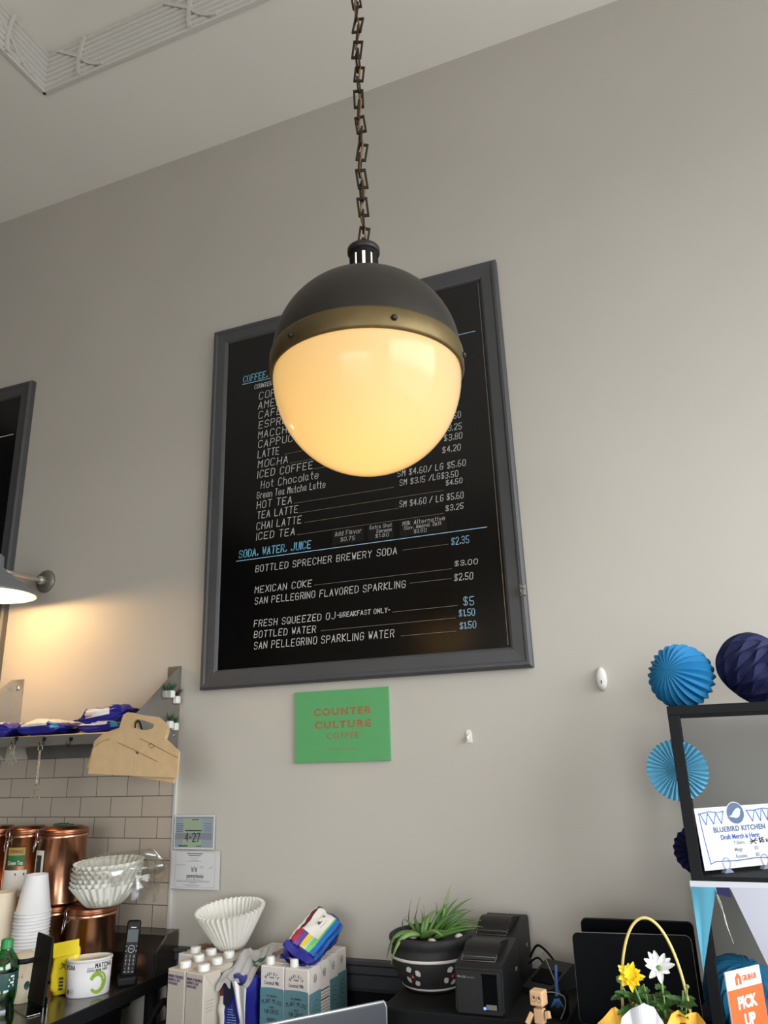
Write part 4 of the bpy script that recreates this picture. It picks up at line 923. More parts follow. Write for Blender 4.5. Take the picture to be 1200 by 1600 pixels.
# ---- oat milk cartons
def cap(t, x, y, z, r, h=.016):
    b = MB(); b.lathe([(0, z), (r, z), (r * 1.02, z + .002), (r, z + h - .002), (r * .9, z + h), (0, z + h)], 40, c=(x, y, 0), rf=lambda rr_, zz, a, i: rr_ * (1 + .018 * math.cos(20 * a)) if rr_ > r * .95 else rr_); return b.build('cap', 'white', t)
def seams(b, w, d, h):      # folded triangular ears at the two sides of the carton top
    for s_ in (-1, 1): b.prism([(-d * .46, h - .001), (d * .46, h - .001), (0, h - .034)], s_ * (w / 2), s_ * (w / 2 + .0012), plane='yz')
    b.box((0, .004, h + .0008), (w * .96, .006, .0016))
def oat(label, x, y, group='oat milk cartons'):
    w, d, h = .069, .0635, .195
    t = thing('oat_milk_carton', label, 'carton', (x, y, CZ_), OR, group=group)
    b = MB(); b.box((0, 0, h / 2), (w, d, h), bev=.003, seg=1); seams(b, w, d, h); b.build('box', 'oat', t)
    cap(t, .004, -.004, h, .0155)
    l = MB(); fm = lambda x_, z_: (x_, -d / 2 - .0006, z_)
    for k, s_ in enumerate(('MINOR FIGURES', 'BARISTA OAT', 'ORGANIC')): write(l, s_, -.029, .176 - .0085 * k, .0055, .0013, fm, (.056, .046, .036)[k])
    sm = lambda y_, z_: (w / 2 + .0018, y_, z_)
    for k in range(4): rectf(l, -.022, .130 - .008 * k, .006 - .004 * (k % 2), .131 - .008 * k, sm, 1)
    l.build('lettering', ['purple', 'ink_grey'], t, recalc=False); return t
OR = math.radians(-12)
oy = [-.338, -.272, -.206, -.140]
t0 = oat('oat milk carton with white cap at the front left corner of its block', -1.380, oy[0])
nm_ = ['front', 'second', 'third', 'rear']
for j in range(4):
    for i, x in enumerate((-1.380, -1.310)):
        if i == 0 and j == 0: continue
        lab = f'oat milk carton in the {"left" if i == 0 else "right"} column of the block, {nm_[j]} row' + (', under the paper filters' if j == 3 else '')
        o = dup(t0, (x - .003 * j, oy[j] - .0149 * i, CZ_), lab)
        if j == 3:
            for ch in list(o.children):
                if ch.name.startswith('cap'): bpy.data.objects.remove(ch)
# two odd cartons at the left of the block
t = thing('milk_carton', 'white patterned carton with white cap standing left of the oat milk block', 'carton', (-1.456, -.191, CZ_), OR)
b = MB(); b.box((0, 0, .097), (.066, .062, .194), bev=.003, seg=1); seams(b, .066, .062, .194); b.build('box', 'carton_white', t); cap(t, .01, -.002, .194, .0155)
l = MB(); tm = lambda x_, y_: (x_, y_, .1962)
for k in range(7): a = k * 2.1; polyf(l, [(-.018 + .012 * math.cos(a) + .006 * math.cos(q), .006 + .018 * math.sin(a * 1.3) + .004 * math.sin(q)) for q in (0, 1.5, 3.2, 4.6)], tm)
fm = lambda x_, z_: (x_, -.0316, z_)
for k in range(6): polyf(l, circ(-.02 + .013 * (k % 4), .17 - .022 * (k // 2), .006, .003, 8), fm)
l.build('pattern', 'ink', t, recalc=False)
t = thing('milk_carton', 'brown topped carton behind the white patterned one by the wall', 'carton', (-1.460, -.125, CZ_), OR)
b = MB(); b.box((0, 0, .097), (.066, .062, .194), bev=.003, seg=1); seams(b, .066, .062, .194); b.build('box', 'brown_carton', t)
l = MB()
for k in range(3): ribbons(l, [[(-.022 + .012 * k, -.016), (-.014 + .012 * k, .004), (-.024 + .012 * k, .018)]], .002, tm)
l.build('pattern', 'label_white', t, recalc=False)
t = thing('small_carton', 'small white and orange carton lying behind the oat milk by the wall', 'carton', (-1.252, -.082, CZ_ + .158))
b = MB(); b.box((0, 0, .018), (.062, .10, .036), bev=.003, seg=1); b.build('box', 'carton_white', t)
M['orange'] = mat('orange_print', (226, 112, 44), .5)
b = MB(); b.box((.026, .04, .0185), (.012, .022, .037)); b.build('end_print', 'orange', t)
t = thing('parcel_box', 'plain brown box by the wall under the small white carton', 'box', (-1.252, -.088, CZ_))
b = MB(); b.box((0, 0, .079), (.060, .105, .1575), bev=.002); b.build('box', 'kraft', t)
b = MB(); fluted(b, .040, .100, .105, 40, .07); fl = b.build('coffee_filter', 'filter', None, loc=(-1.352, -.148, CZ_ + .2035), rot=(math.radians(7), math.radians(-3), .2)); tag(fl, 'large fluted white paper filter standing on the oat milk cartons', 'coffee filter')
b = MB(); fluted(b, .0395, .099, .105, 40, .07)
tag(b.build('coffee_filter', 'filter', None, loc=(-1.352, -.148, CZ_ + .2065), rot=(math.radians(7), math.radians(-3), .2)), 'second paper filter nested inside the large one on the oat milk cartons', 'coffee filter')

# ---- coconut milk cartons
def arc_text(mb, s_, cx, cz, r, a0, a1, h, w_, mapf, mi=0):
    for k, ch in enumerate(s_):
        if ch == ' ': continue
        a = a0 + (a1 - a0) * (k + .5) / len(s_); up = 1 if a0 > a1 else -1
        ca, sa = math.cos(a - up * PI / 2), math.sin(a - up * PI / 2)
        px, pz = cx + r * math.cos(a), cz + r * math.sin(a)
        write(mb, ch, -h * .28, 0, h, w_, lambda x, z, px=px, pz=pz, ca=ca, sa=sa: mapf(px + x * ca - z * sa, pz + x * sa + z * ca), mi=mi, aspect=.75)
def coconut(label, x, y):
    w, d, h = .0755, .061, .2
    t = thing('coconut_milk_carton', label, 'carton', (x, y, CZ_), math.radians(-5), group='coconut milk cartons')
    b = MB(); b.box((0, 0, h / 2), (w, d, h), bev=.0025, seg=1); seams(b, w, d, h); b.build('box', 'carton_white', t)
    zb2 = lambda x_: .146 + .004 * math.cos(x_ * 30)
    fm = lambda x_, z_: (x_, -d / 2 - .0006, z_); sm = lambda y_, z_: (w / 2 + .0018, y_, z_); sl_ = lambda y_, z_: (-w / 2 - .0018, y_, z_)
    l = MB(); N = 12
    xs = [-.0372 + .0744 * k / N for k in range(N + 1)]
    polyf(l, [(x_, .002) for x_ in xs] + [(x_, zb2(x_)) for x_ in reversed(xs)], fm); rectf(l, -.029, .002, .029, .143, sm); rectf(l, -.029, .002, .029, .143, sl_); l.build('teal_wrap', 'teal_carton', t, recalc=False)
    l = MB(); fm2 = lambda x_, z_: (x_, -d / 2 - .0010, z_); sm2 = lambda y_, z_: (w / 2 + .0022, y_, z_)
    arc_text(l, 'BARISTA', 0, .158, .022, math.radians(150), math.radians(30), .0062, .0011, fm2); write(l, 'SERIES', 0, .172, .003, .0006, fm2, .014, center=True)
    write(l, 'Coconut Milk', 0, .157, .0075, .0009, fm2, .046, center=True)
    write(l, 'THE ORIGINAL', 0, .128, .004, .0008, fm2, .034, center=True); arc_text(l, 'PLANT MILKS', 0, .028, .087, math.radians(110), math.radians(70), .0085, .0012, fm2); write(l, 'MADE', 0, .102, .004, .0008, fm2, .013, center=True)
    write(l, 'FOR COFFEE', 0, .090, .0082, .0012, fm2, .044, center=True); write(l, 'BARISTA', 0, .072, .007, .0012, fm2, .028, center=True); write(l, 'SERIES', 0, .064, .003, .0006, fm2, .014, center=True)
    arc_text(l, 'BARISTA APPROVED', 0, .068, .022, math.radians(195), math.radians(345), .005, .0008, fm2); rectf(l, -.03, .034, .03, .0346, fm2)
    for k in range(4): ribbons(l, [[(-.012 - .001 * k + .026 * q / 8, .112 - .011 * k + .007 * math.sin(PI * q / 8) + .008 * q / 8) for q in range(9)]], .0011, sm2)
    for k in range(7): rectf(l, -.018, .066 - .007 * k, .018, .0668 - .007 * k, sm2)
    ring(l, 0, .174, .006, .0013, sm2, rz=.009); write(l, 'U', .0, .170, .007, .0011, sm2, aspect=.6, center=True)
    l.build('lettering', 'ink', t, recalc=False)
    cap(t, -.018, -.012, h, .0115, .019); return t
cy = [-.270, -.207, -.144, -.081]
c0 = coconut('coconut milk carton at the front right of the teal block', -1.0535, cy[0])
for j in range(4):
    for i, x in enumerate((-1.1305, -1.0535)):
        if i == 1 and j == 0: continue
        lab = f'coconut milk carton in the {"left" if i == 0 else "right"} column of the teal block, {nm_[j]} row'
        o = dup(c0, (x - .003 * j, cy[j] + (.0067 if i == 0 else 0), CZ_), lab)
        if j in (2, 3) or (j == 1 and i == 0):
            for ch in list(o.children):
                if ch.name.startswith('cap'): bpy.data.objects.remove(ch)
o = [q for q in bpy.data.objects if q.get('label', '').startswith('coconut milk carton in the right column of the teal block, second')][0]
for ch in o.children:
    if ch.name.startswith('box'): pass
l = MB(); sm3 = lambda y_, z_: (.0755 / 2 + .0028, y_, z_); rectf(l, -.026, .004, .026, .150, sm3, 1)
for k in range(17): rectf(l, -.022, .132 - .0075 * k, .022, .1332 - .0075 * k + (.002 if k in (0, 3) else 0), lambda y_, z_: (.0755 / 2 + .0031, y_, z_), 0)
l.build('nutrition_panel', ['ink', 'carton_white'], o, recalc=False)

# ---- coffee bags
def zone_bag(ax, sg_, c):
    # local x = along the bag, y = across, z = label face up
    if ax == 0: return 0
    if ax == 2 and sg_ > 0:
        y = c[1]
        if y < -.78: return 0
        if y < -.52: return 7
        if y < -.36: return 6
        if c[0] < -.30: return 2 if y > .45 else 3 if y > .2 else 4 if y > -.05 else 5 if y > -.22 else 6
        if y > .72: return 8
        return 1
    if ax == 1 and sg_ < 0: return 0 if c[2] < .55 else 7
    if ax == 1: return 1 if c[2] > .0 else 0
    return 0
BM = ['bag_blue', 'bag_white', 's_red', 's_purple', 's_yellow', 's_sky', 's_green', 's_blue', 's_maroon']
ax_ = Vector((.03, .17, .075)).normalized(); nrm = Vector((.42, -.62, .66)); nrm = (nrm - ax_ * nrm.dot(ax_)).normalized(); ya = nrm.cross(ax_)
Rb = Matrix((ax_, ya, nrm)).transposed().to_4x4()
cb_ = thing('coffee_bag', 'blue and white striped coffee bag lying on top of the coconut milk cartons', 'bag', (-1.058, -.190, CZ_ + .2)); cb_.scale = (.87, .87, .87)
Xb = Matrix.Translation((0, 0, .058)) @ Rb
b = MB(); puff(b, (.185, .112, .068), 20, 6, matfn=zone_bag, wr=.0016, seed=8, X=Xb); b.build('pouch', BM, cb_)
b = MB()
for s_ in (-1, 1):
    b.sheet(lambda u, v, s_=s_: (-.092 - .020 * u, (v - .5) * .108, s_ * (.030 - .010 * u) + .003 * math.sin(8 * v)), 4, 8, X=Xb)
    b.sheet(lambda u, v, s_=s_: (-.092 - .020 * u, s_ * (.054 - .034 * math.sin(PI * v) * u), -.030 + .06 * v), 4, 8, X=Xb)
b.build('open_end', 'bag_blue', cb_, recalc=False)
l = MB(); bm2 = lambda x_, y_: tuple(Xb @ Vector((x_, y_, .0352)))
write(l, 'HOLOGRAM', .02, .004, .008, .0018, bm2, .04); ribbons(l, [[(.012, .016), (.066, .016)], [(.012, -.006), (.066, -.006)]], .0008, bm2, 0)
l.build('lettering', 'ink', cb_, recalc=False)
def zone_up(ax, sg_, c):    # standing bag: z up, front = -y
    if ax == 1 and sg_ < 0:
        if c[0] < -.55: return 8 if c[2] > .55 else 1 if c[2] > -.25 else 6 if c[2] > -.45 else 7
        return 0
    if ax == 0 and sg_ < 0: return 1 if c[2] > -.2 else 7
    return 0
tbg = thing('torn_coffee_bag', 'torn open blue coffee bag with silver flap between the milk cartons', 'bag', (-1.2205, -.285, CZ_))
b = MB(); puff(b, (.084, .13, .176), 14, 6, matfn=zone_up, wr=.0022, seed=15, X=Matrix.Translation((0, 0, .089))); b.build('pouch', BM, tbg)
l = MB(); fm = lambda x_, z_: (x_, -.0668, z_)
for k in range(7): rectf(l, -.012, .108 - .006 * k, .018, .1092 - .006 * k, fm)
rectf(l, .022, .070, .034, .082, fm); l.build('lettering', 's_sky', tbg, recalc=False)
M['bag_shade'] = mat('bag_shade_navy', (12, 12, 46), .5)
b = MB(); b.sheet(lambda u, v: (-.026 + .060 * u, -.0672 - .001 * math.sin(PI * u), .172 - (.052 - .03 * u + .012 * math.sin(7 * u)) * v), 10, 6); b.build('opening_shade', 'bag_shade', tbg, recalc=False)  # dark sheet on the bag front, shade of the torn mouth painted in
b = MB()
def flap(u, v):     # crumpled silver sheet folded over the top of the bag
    x = -.046 + .092 * u; y = -.070 + .171 * v
    z = .176 + .040 * v + .008 * math.sin(5 * u + 3 * v) + .005 * math.sin(11 * v + 4 * u) - .014 * (1 - v) * (1 - u) + .003 * math.sin(23 * u + 9 * v)
    return (x, y, z)
b.sheet(flap, 26, 26)
def hang(u, v):     # torn tongue of the sheet hanging down at the right
    u0 = .48 + .44 * v ** .8; uu = u0 + (1 - u0) * u; p = flap(uu, 0)
    return (p[0], p[1] - .004 * math.sin(PI * v) - .002 * math.sin(9 * u), p[2] - .108 * v * (1 + .06 * math.sin(7 * u)))
b.sheet(hang, 10, 14)
b.sheet(lambda u, v: (flap(.0 + .48 * u, 0)[0], flap(.0 + .48 * u, 0)[1] - .002, flap(.48 * u, 0)[2] - .014 * v * (1 + .5 * math.sin(9 * u))), 10, 3)
b.build('foil_flap', 'silver_foil', tbg, recalc=False)
b = MB(); b.sheet(lambda u, v: tuple(Vector(flap(.50 + .34 * u - .10 * v, .62 + .12 * u + .085 * v)) + Vector((0, 0, .0016))), 8, 4); b.sheet(lambda u, v: tuple(Vector(flap(.66 + .16 * u, .46 + .07 * v)) + Vector((0, 0, .0016))), 4, 4); b.build('green_print', 'seal_green', tbg, recalc=False)

# ---- laptop, lid towards the camera
lp = thing('laptop', 'grey laptop with raised lid in front of the coconut milk cartons', 'laptop', (-.811, -.674, CZ_), math.atan2(.744, .668))
b = MB(); b.box((0, .128, .011), (.33, .225, .014), bev=.004); b.build('base', 'grey_lid', lp)
b = MB(); b.box((0, 0, .117), (.33, .0055, .206), bev=.0026, seg=2); lid = b.build('lid', 'grey_lid', lp)
b = MB(); b.tube([(-.160, 0, .02), (-.1635, 0, .21), (-.158, 0, .2205), (.158, 0, .2205), (.1635, 0, .21), (.160, 0, .02)], .0031, 8); b.build('lid_edge', 'alu', lid)
b = MB(); b.box((0, .0034, .118), (.312, .0012, .190)); b.build('screen', 'black_gloss', lid)

# ---- black drawer unit with printers and the plant pot
cdw = thing('cash_drawer', 'long black drawer unit carrying the plant pot and receipt printers', 'drawer', (-.5475, -.228, CZ_))
b = MB(); b.box((0, 0, .085), (.435, .405, .17), bev=.004); b.build('body', 'black_matte', cdw)
b = MB(); b.box((0, -.2045, .075), (.41, .006, .105), bev=.002); d = b.build('drawer', 'black', cdw); b = MB(); b.lathe([(0, .004), (.010, .003), (.011, 0), (0, 0)], 20, X=Matrix.Translation((.0, -.207, .08)) @ Matrix.Rotation(PI / 2, 4, 'X')); b.build('lock', 'steel', d)
DZ = CZ_ + .1705
pt = thing('plant_pot', 'black stoneware pot with white painted bands and flowers holding an aloe plant', 'potted plant', (-.695, -.243, DZ))
b = MB()
PR = [(0, 0), (.066, 0), (.071, .004), (.086, .024), (.099, .048), (.1045, .070), (.1035, .086), (.1005, .094), (.1015, .098), (.106, .104), (.1085, .112), (.1075, .119), (.102, .1225), (.094, .121), (.092, .112), (.0, .110)]
b.lathe(PR, 64, mi=[0] * 14 + [1]); b.build('pot', ['stoneware', 'soil'], pt)
def rad(z):
    for (r0, z0), (r1, z1) in zip(PR[1:9], PR[2:10]):
        if z0 <= z <= z1: return r0 + (r1 - r0) * (z - z0) / max(1e-6, z1 - z0)
    return .1
def pmap(a_c, z_c): return lambda u, w_: ((rad(z_c + w_) + .0009) * math.cos(a_c + u / .1), (rad(z_c + w_) + .0009) * math.sin(a_c + u / .1), z_c + w_)
b = MB()
for (z0, z1) in ((.072, .0785), (.006, .0115)):
    b.lathe([(rad(z0) + .0002, z0), (rad(z0) + .0013, z0 + .001), (rad(z1) + .0013, z1 - .001), (rad(z1) + .0002, z1)], 64)
b.build('painted_band', 'glaze', pt)
def flower_motif(a_deg):
    l = MB(); pm_ = pmap(math.radians(a_deg), .042)
    for k in range(4):
        a = k * PI / 2 + .5
        pts = [(.016 * math.cos(a) + .0085 * math.cos(q) * (1 if math.cos(q - a) > -.2 else .6), .016 * math.sin(a) + .0085 * math.sin(q) * (1 if math.cos(q - a) > -.2 else .6)) for q in [2 * PI * i / 14 for i in range(14)]]
        polyf(l, pts, pm_, 0)
    pm2_ = lambda u, w_: tuple(Vector(pm_(u, w_)) * 1.0 + Vector((math.cos(math.radians(a_deg)), math.sin(math.radians(a_deg)), 0)) * .0008)
    for k in range(5): a = k * 2 * PI / 5; polyf(l, circ(.0045 * math.cos(a), .0045 * math.sin(a), .0036, .0036, 10), pm2_, 1)
    polyf(l, circ(0, 0, .0022, .0022, 8), lambda u, w_: tuple(Vector(pm2_(u, w_)) + Vector((math.cos(math.radians(a_deg)), math.sin(math.radians(a_deg)), 0)) * .0006), 0)
    l.build('painted_flower', ['glaze', 'glaze_red'], pt, recalc=False)
for a in (-101, -41, 19, 79, 139, 199): flower_motif(a)
rnd = random.Random(21)
for k in range(9):
    a = rnd.uniform(0, 6.28); r_ = rnd.uniform(.05, .085); b = MB(); b.lathe([(0, -.005), (.009, -.002), (.011, .002), (.006, .006), (0, .007)], 12, rf=lambda r, z, aa, i, s=rnd.random(): r * (1 + .25 * math.sin(2 * aa + 6 * s)))
    b.build('pebble', 'pebble', pt, loc=(r_ * math.cos(a), r_ * math.sin(a), .115))
def leaf(root, tip, bend, w0, m='aloe'):
    w0 *= 1.25 if m != 'aloe_dry' else 1
    P0, P1 = Vector(root), Vector(tip); mid = (P0 + P1) / 2 + Vector(bend)
    pts = []; rs = []
    for k in range(13):
        t_ = k / 12; pts.append(P0 * (1 - t_) ** 2 + mid * 2 * t_ * (1 - t_) + P1 * t_ ** 2); rs.append(max(.0006, w0 * (1 - t_ ** 1.6) * (1 if t_ > .12 else .7 + t_ * 2.5)))
    b = MB(); b.tube(pts, rs, 8, flat=.55); b.build('leaf', m, pt)
LV = [((.030, .0, .115), (.054, .03, .232), (-.004, 0, .02), .0075), ((.020, .0, .115), (.120, .0, .205), (-.006, 0, .03), .0080), ((.03, -.01, .115), (.128, -.025, .183), (0, 0, .02), .008),
      ((.03, -.02, .115), (.146, -.03, .160), (0, 0, .03), .0085), ((.02, -.03, .115), (.157, -.06, .152), (0, 0, .022), .009), ((.02, -.03, .115), (.135, -.05, .146), (.01, -.01, .012), .009),
      ((.0, -.02, .115), (.052, .01, .19), (-.01, 0, .012), .0085), ((.01, 0, .115), (.075, .02, .2), (0, 0, .02), .008), ((.015, 0, .115), (.035, .03, .188), (0, 0, .01), .0075), ((-.01, -.01, .115), (.04, -.03, .178), (-.02, 0, .03), .0095),
      ((-.02, -.02, .115), (-.092, -.083, .068), (-.022, -.035, .066), .0105), ((-.02, -.03, .118), (-.076, -.098, .062), (0, -.045, .064), .0095), ((-.03, 0, .115), (-.052, .02, .152), (0, 0, .01), .006), ((-.035, .0, .115), (-.075, .01, .145), (-.01, 0, .02), .006),
      ((0, -.03, .116), (.06, -.085, .132), (.0, -.02, .03), .0095), ((-.01, -.04, .116), (.085, -.082, .140), (0, -.01, .02), .009), ((-.03, .01, .115), (-.03, .02, .168), (.01, 0, 0), .006), ((.0, .01, .115), (.01, .03, .186), (.012, 0, 0), .005), ((.02, .0, .115), (.098, .04, .17), (0, 0, .035), .0085), ((-.015, -.02, .115), (.02, -.01, .17), (-.02, 0, .02), .009), ((.01, -.02, .118), (.11, -.03, .175), (-.01, 0, .03), .0085)]
for k, (a, c_, d, w_) in enumerate(LV): leaf(a, c_, d, w_, 'aloe_pale' if k in (0, 9, 11, 14) else 'aloe')
for (a, c_, d) in (((-.06, .01, .115), (-.060, .03, .190), (-.012, 0, 0)), ((-.05, .02, .115), (-.038, .04, .196), (-.012, 0, -.01)), ((-.04, .03, .115), (-.03, .04, .175), (.012, 0, -.01)), ((-.07, .0, .112), (-.062, .0, .155), (-.022, 0, .012))): leaf(a, c_, d, .0028, 'aloe_dry')

def printer(label, x, y, rz, logo, sc=1.0):
    t = thing('receipt_printer', label, 'printer', (x, y, DZ), rz, group='black receipt printers')
    W, D, H = .112, .180, .100
    b = MB(); b.prism([(-D / 2, 0), (-D / 2 - .004, .01), (-D / 2 + .004, H - .008), (-D / 2 + .012, H), (D / 2 - .01, H + .022), (D / 2, H + .012), (D / 2, 0)], -W / 2, W / 2, plane='yz'); b.build('body', 'printer', t)
    b = MB(); pr_ = [(-.062, H + .001)]
    for k in range(9): a = PI - PI * k / 8 * .62; pr_.append((-.006 + .050 * math.cos(a), H + .002 + .030 * math.sin(a)))
    pr_ += [(.075, H + .020), (.075, H + .004)]
    b.prism(pr_, -W * .40, W * .34, plane='yz'); b.build('paper_cover', 'printer', t)
    l = MB(); lm = lambda x_, y_: (x_, y_, H + .0065 + max(0, (y_ + .075)) * .12)
    b = MB(); b.tube([(-.044, -.069, H + .003), (-.044, -.040, H + .018)], .0007, 5); b.tube([(-.044, -.069, H + .003), (.036, -.069, H + .003), (.038, -.02, H + .03)], .0007, 5); b.tube([(-.042, -.058, H + .0095), (.034, -.058, H + .0095)], .0007, 5); b.build('cover_edge', 'cable_grey', t)
    b = MB(); fm = lambda x_, z_: (x_, -D / 2 - .0042 + .0001, z_)
    b.box((0, -D / 2 - .002, .046), (W - .004, .005, .088), bev=.002); b.build('front_panel', 'printer_front', t)
    b = MB(); b.box((.026, -D / 2 - .0045, .046), (.034, .003, .068), bev=.001); b.box((.026, -D / 2 - .006, .082), (.036, .003, .003)); s_ = b.build('slot_frame', 'black_gloss', t)
    b = MB(); b.box((.028, -D / 2 - .0064, .019), (.024, .0012, .010)); b.build('paper_tab', 'steel_dark', t)
    b = MB(); b.lathe([(0, .0018), (.0028, .001), (.0032, 0), (0, 0)], 12, X=Matrix.Translation((.012, -D / 2 - .006, .016)) @ Matrix.Rotation(PI / 2, 4, 'X')); b.build('led', 'led', t)
    if logo:
        l = MB(); lm = lambda x_, z_: (x_, -D / 2 - .0048, z_); polyf(l, [(-.050, .076), (-.045, .079), (-.040, .0755), (-.044, .0735)], lm); font_mb(l, 'star', -.039, .0735, .0055, lm, bold=.02, width=.012); font_mb(l, 'micronics', -.026, .0735, .004, lm, width=.018); l.build('lettering', 'cable_grey', t, recalc=False)
    b = MB(); b.box((W / 2 + .001, .05, H * .62), (.003, .012, .008), bev=.001); b.build('button', 'cable_grey', t)
    return t
printer('front black receipt printer with small blue light beside the plant pot', -.523, -.336, 0, True)
printer('rear black receipt printer behind the front one against the wall', -.540, -.125, math.radians(-3), False).scale = (1, 1, 1.09)

# ---- clutter at the right end of the drawer unit
t = thing('card_terminal', 'dark sloped card terminal between printer and monitor', 'terminal', (-.405, -.20, DZ), math.radians(-25))
b = MB(); b.prism([(-.06, 0), (-.06, .012), (.05, .052), (.06, .048), (.06, 0)], -.04, .04, plane='yz'); b.build('body', 'printer', t); b = MB(); b.box((0, -.012, .0305), (.06, .05, .002), R=Matrix.Rotation(math.radians(20), 4, 'X')); b.build('screen', 'black_gloss', t)
t = thing('pen_cup', 'small black mesh cup holding a blue cable tie and a wooden stick', 'cup', (-.358, -.372, DZ))
b = MB(); b.lathe([(0, 0), (.021, 0), (.024, .003), (.026, .042), (.0245, .042), (.0225, .005), (0, .004)], 28); b.build('cup', 'black_matte', t)
t = thing('blue_brush', 'slim blue brush with splayed bristles standing in the black cup', 'brush', (-.356, -.385, DZ + .006))
b = MB(); b.tube([(0, 0, 0), (.001, -.003, .035), (.004, -.006, .075), (.006, -.008, .096)], [.0032, .004, .0036, .003], 8); b.build('handle', 'cable_blue', t)
b = MB()
for k in range(7): a = -1.0 + .33 * k; b.tube([(.001, -.004, .042), (.006 * math.sin(a) + .002, -.012, .030), (.017 * math.sin(a) + .002, -.016, .014 + .002 * (k % 3))], .0011, 5)
b.build('bristles', 'cable_blue', t)
b = MB(); b.tube([(.012, .0, .004), (-.014, .02, .060), (-.036, .036, .106)], .0016, 6)
tag(b.build('wooden_stick', 'cable_grey', None, loc=(-.352, -.372, DZ + .006)), 'thin grey stick leaning out of the black cup', 'stick')
def cable(label, pts, r, m='black'):
    P_ = [Vector(p) for p in pts]; out = []
    for i in range(len(P_) - 1):
        p0, p1, p2, p3 = P_[max(i - 1, 0)], P_[i], P_[i + 1], P_[min(i + 2, len(P_) - 1)]
        for k in range(8):
            t_ = k / 8; out.append(.5 * ((2 * p1) + (p2 - p0) * t_ + (2 * p0 - 5 * p1 + 4 * p2 - p3) * t_ ** 2 + (3 * p1 - p0 - 3 * p2 + p3) * t_ ** 3))
    out.append(P_[-1]); b = MB(); b.tube(out, r, 7); tag(b.build('cable', m, None), label, 'cable')
cable('thick black cable looping out from behind the rear printer', [(-.478, -.06, .955), (-.455, -.07, .985), (-.425, -.09, .975), (-.39, -.11, .94), (-.372, -.12, .9215)], .003)
cable('second black cable below the thick one beside the rear printer', [(-.478, -.08, .945), (-.45, -.095, .962), (-.425, -.11, .945), (-.39, -.09, .9215)], .0025)
cable('thin black wire looping around the black mesh cup', [(-.392, -.40, DZ + .001), (-.396, -.405, .955), (-.37, -.408, .972), (-.338, -.405, .966), (-.336, -.405, .945), (-.348, -.41, DZ + .001)], .0012, 'cable_grey')
cable('dark hose hanging in the gap beside the steel table', [(-1.612, -.30, .10), (-1.611, -.26, .55), (-1.611, -.20, .72), (-1.611, -.10, .78), (-1.611, -.05, .62)], .010, 'black_matte')

# ---- wooden block figure
fg = thing('wooden_figure', 'little jointed wooden block figure with drawn eyes standing on the ledge', 'figure', (-.332, -.70, LZ), math.radians(-14))
b = MB(); b.box((0, 0, .0815), (.0265, .024, .0255), bev=.003, seg=3); hd = b.build('head', 'wood', fg)
l = MB(); em_ = lambda x, z: (x, -.0123, z + .002)
for s_ in (-1, 1): ring(l, s_ * .0052, .079, .0038, .0006, em_, rz=.0052); polyf(l, circ(s_ * .0052 + .0012, .0812, .0018, .0022, 12), em_)
l.build('drawn_eyes', 'ink', hd, recalc=False)
b = MB(); b.box((0, 0, .0515), (.019, .014, .025), bev=.0018); b.build('torso', 'wood', fg)
b = MB(); b.box((0, 0, .0388), (.022, .010, .003)); b.tube([(-.013, 0, .060), (.013, 0, .060)], .0018, 6); b.build('joint', 'black', fg)
for (s_, e, kx) in ((-1, (-.0185, -.006, .046), 26), (1, (.018, -.004, .056), -20)):
    b = MB(); b.box((e[0], e[1], e[2]), (.0085, .0085, .021 if s_ < 0 else .012), bev=.0012, R=Matrix.Rotation(math.radians(kx), 4, 'Y') @ Matrix.Rotation(math.radians(-20), 4, 'X')); b.build('arm', 'wood', fg)
for (s_, kx) in ((-1, 2), (1, -14)):
    b = MB(); b.box((s_ * .0062 + (.004 if s_ > 0 else 0), 0, .020), (.0075, .0085, .034), bev=.0012, R=Matrix.Rotation(math.radians(kx), 4, 'Y')); b.build('leg', 'wood', fg)
    b = MB(); b.box((s_ * .0062 + (.009 if s_ > 0 else 0), -.004, .003), (.010, .017, .006), bev=.002); b.build('foot', 'wood', fg)

# ================================================================== RIGHT: SCREENS, FLOWERS, SHELF UNIT
M['tissue_blue'] = mat('tissue_blue', (20, 118, 170), .75); M['tissue_navy'] = mat('tissue_navy', (11, 17, 66), .75); M['tissue_teal'] = mat('tissue_teal', (14, 108, 150), .75); M['paper_sky'] = mat('fan_paper_sky', (112, 180, 206), .7)
M['pennant_blue'] = mat('pennant_blue', (82, 152, 176), .75); M['pennant_white'] = mat('pennant_white', (196, 196, 208), .8); M['tape'] = mat('bunting_tape', (204, 204, 210), .8); M['string'] = mat('white_string', (222, 220, 214), .8)
M['smoke_pane'] = glassy('smoked_pane', (236, 237, 238), .0, .02); M['clear_ring'] = mat('clear_ring', (150, 156, 176), .1, .3)
M['petal_yellow'] = mat('petal_yellow', (246, 214, 40), .6, var=.08, scale=40); M['petal_white'] = mat('petal_white', (218, 216, 213), .6); M['leaf_green'] = mat('leaf_green', (62, 98, 44), .55, var=.25, scale=30); M['stem'] = mat('stem_green', (116, 142, 78), .6)
M['tissue_yellow'] = mat('tissue_yellow', (232, 178, 62), .65); M['tissue_white'] = mat('tissue_white', (206, 206, 209), .7); M['cane'] = mat('cane_handle', (226, 200, 120), .5); M['grub'] = mat('sign_orange', (226, 92, 34), .5)

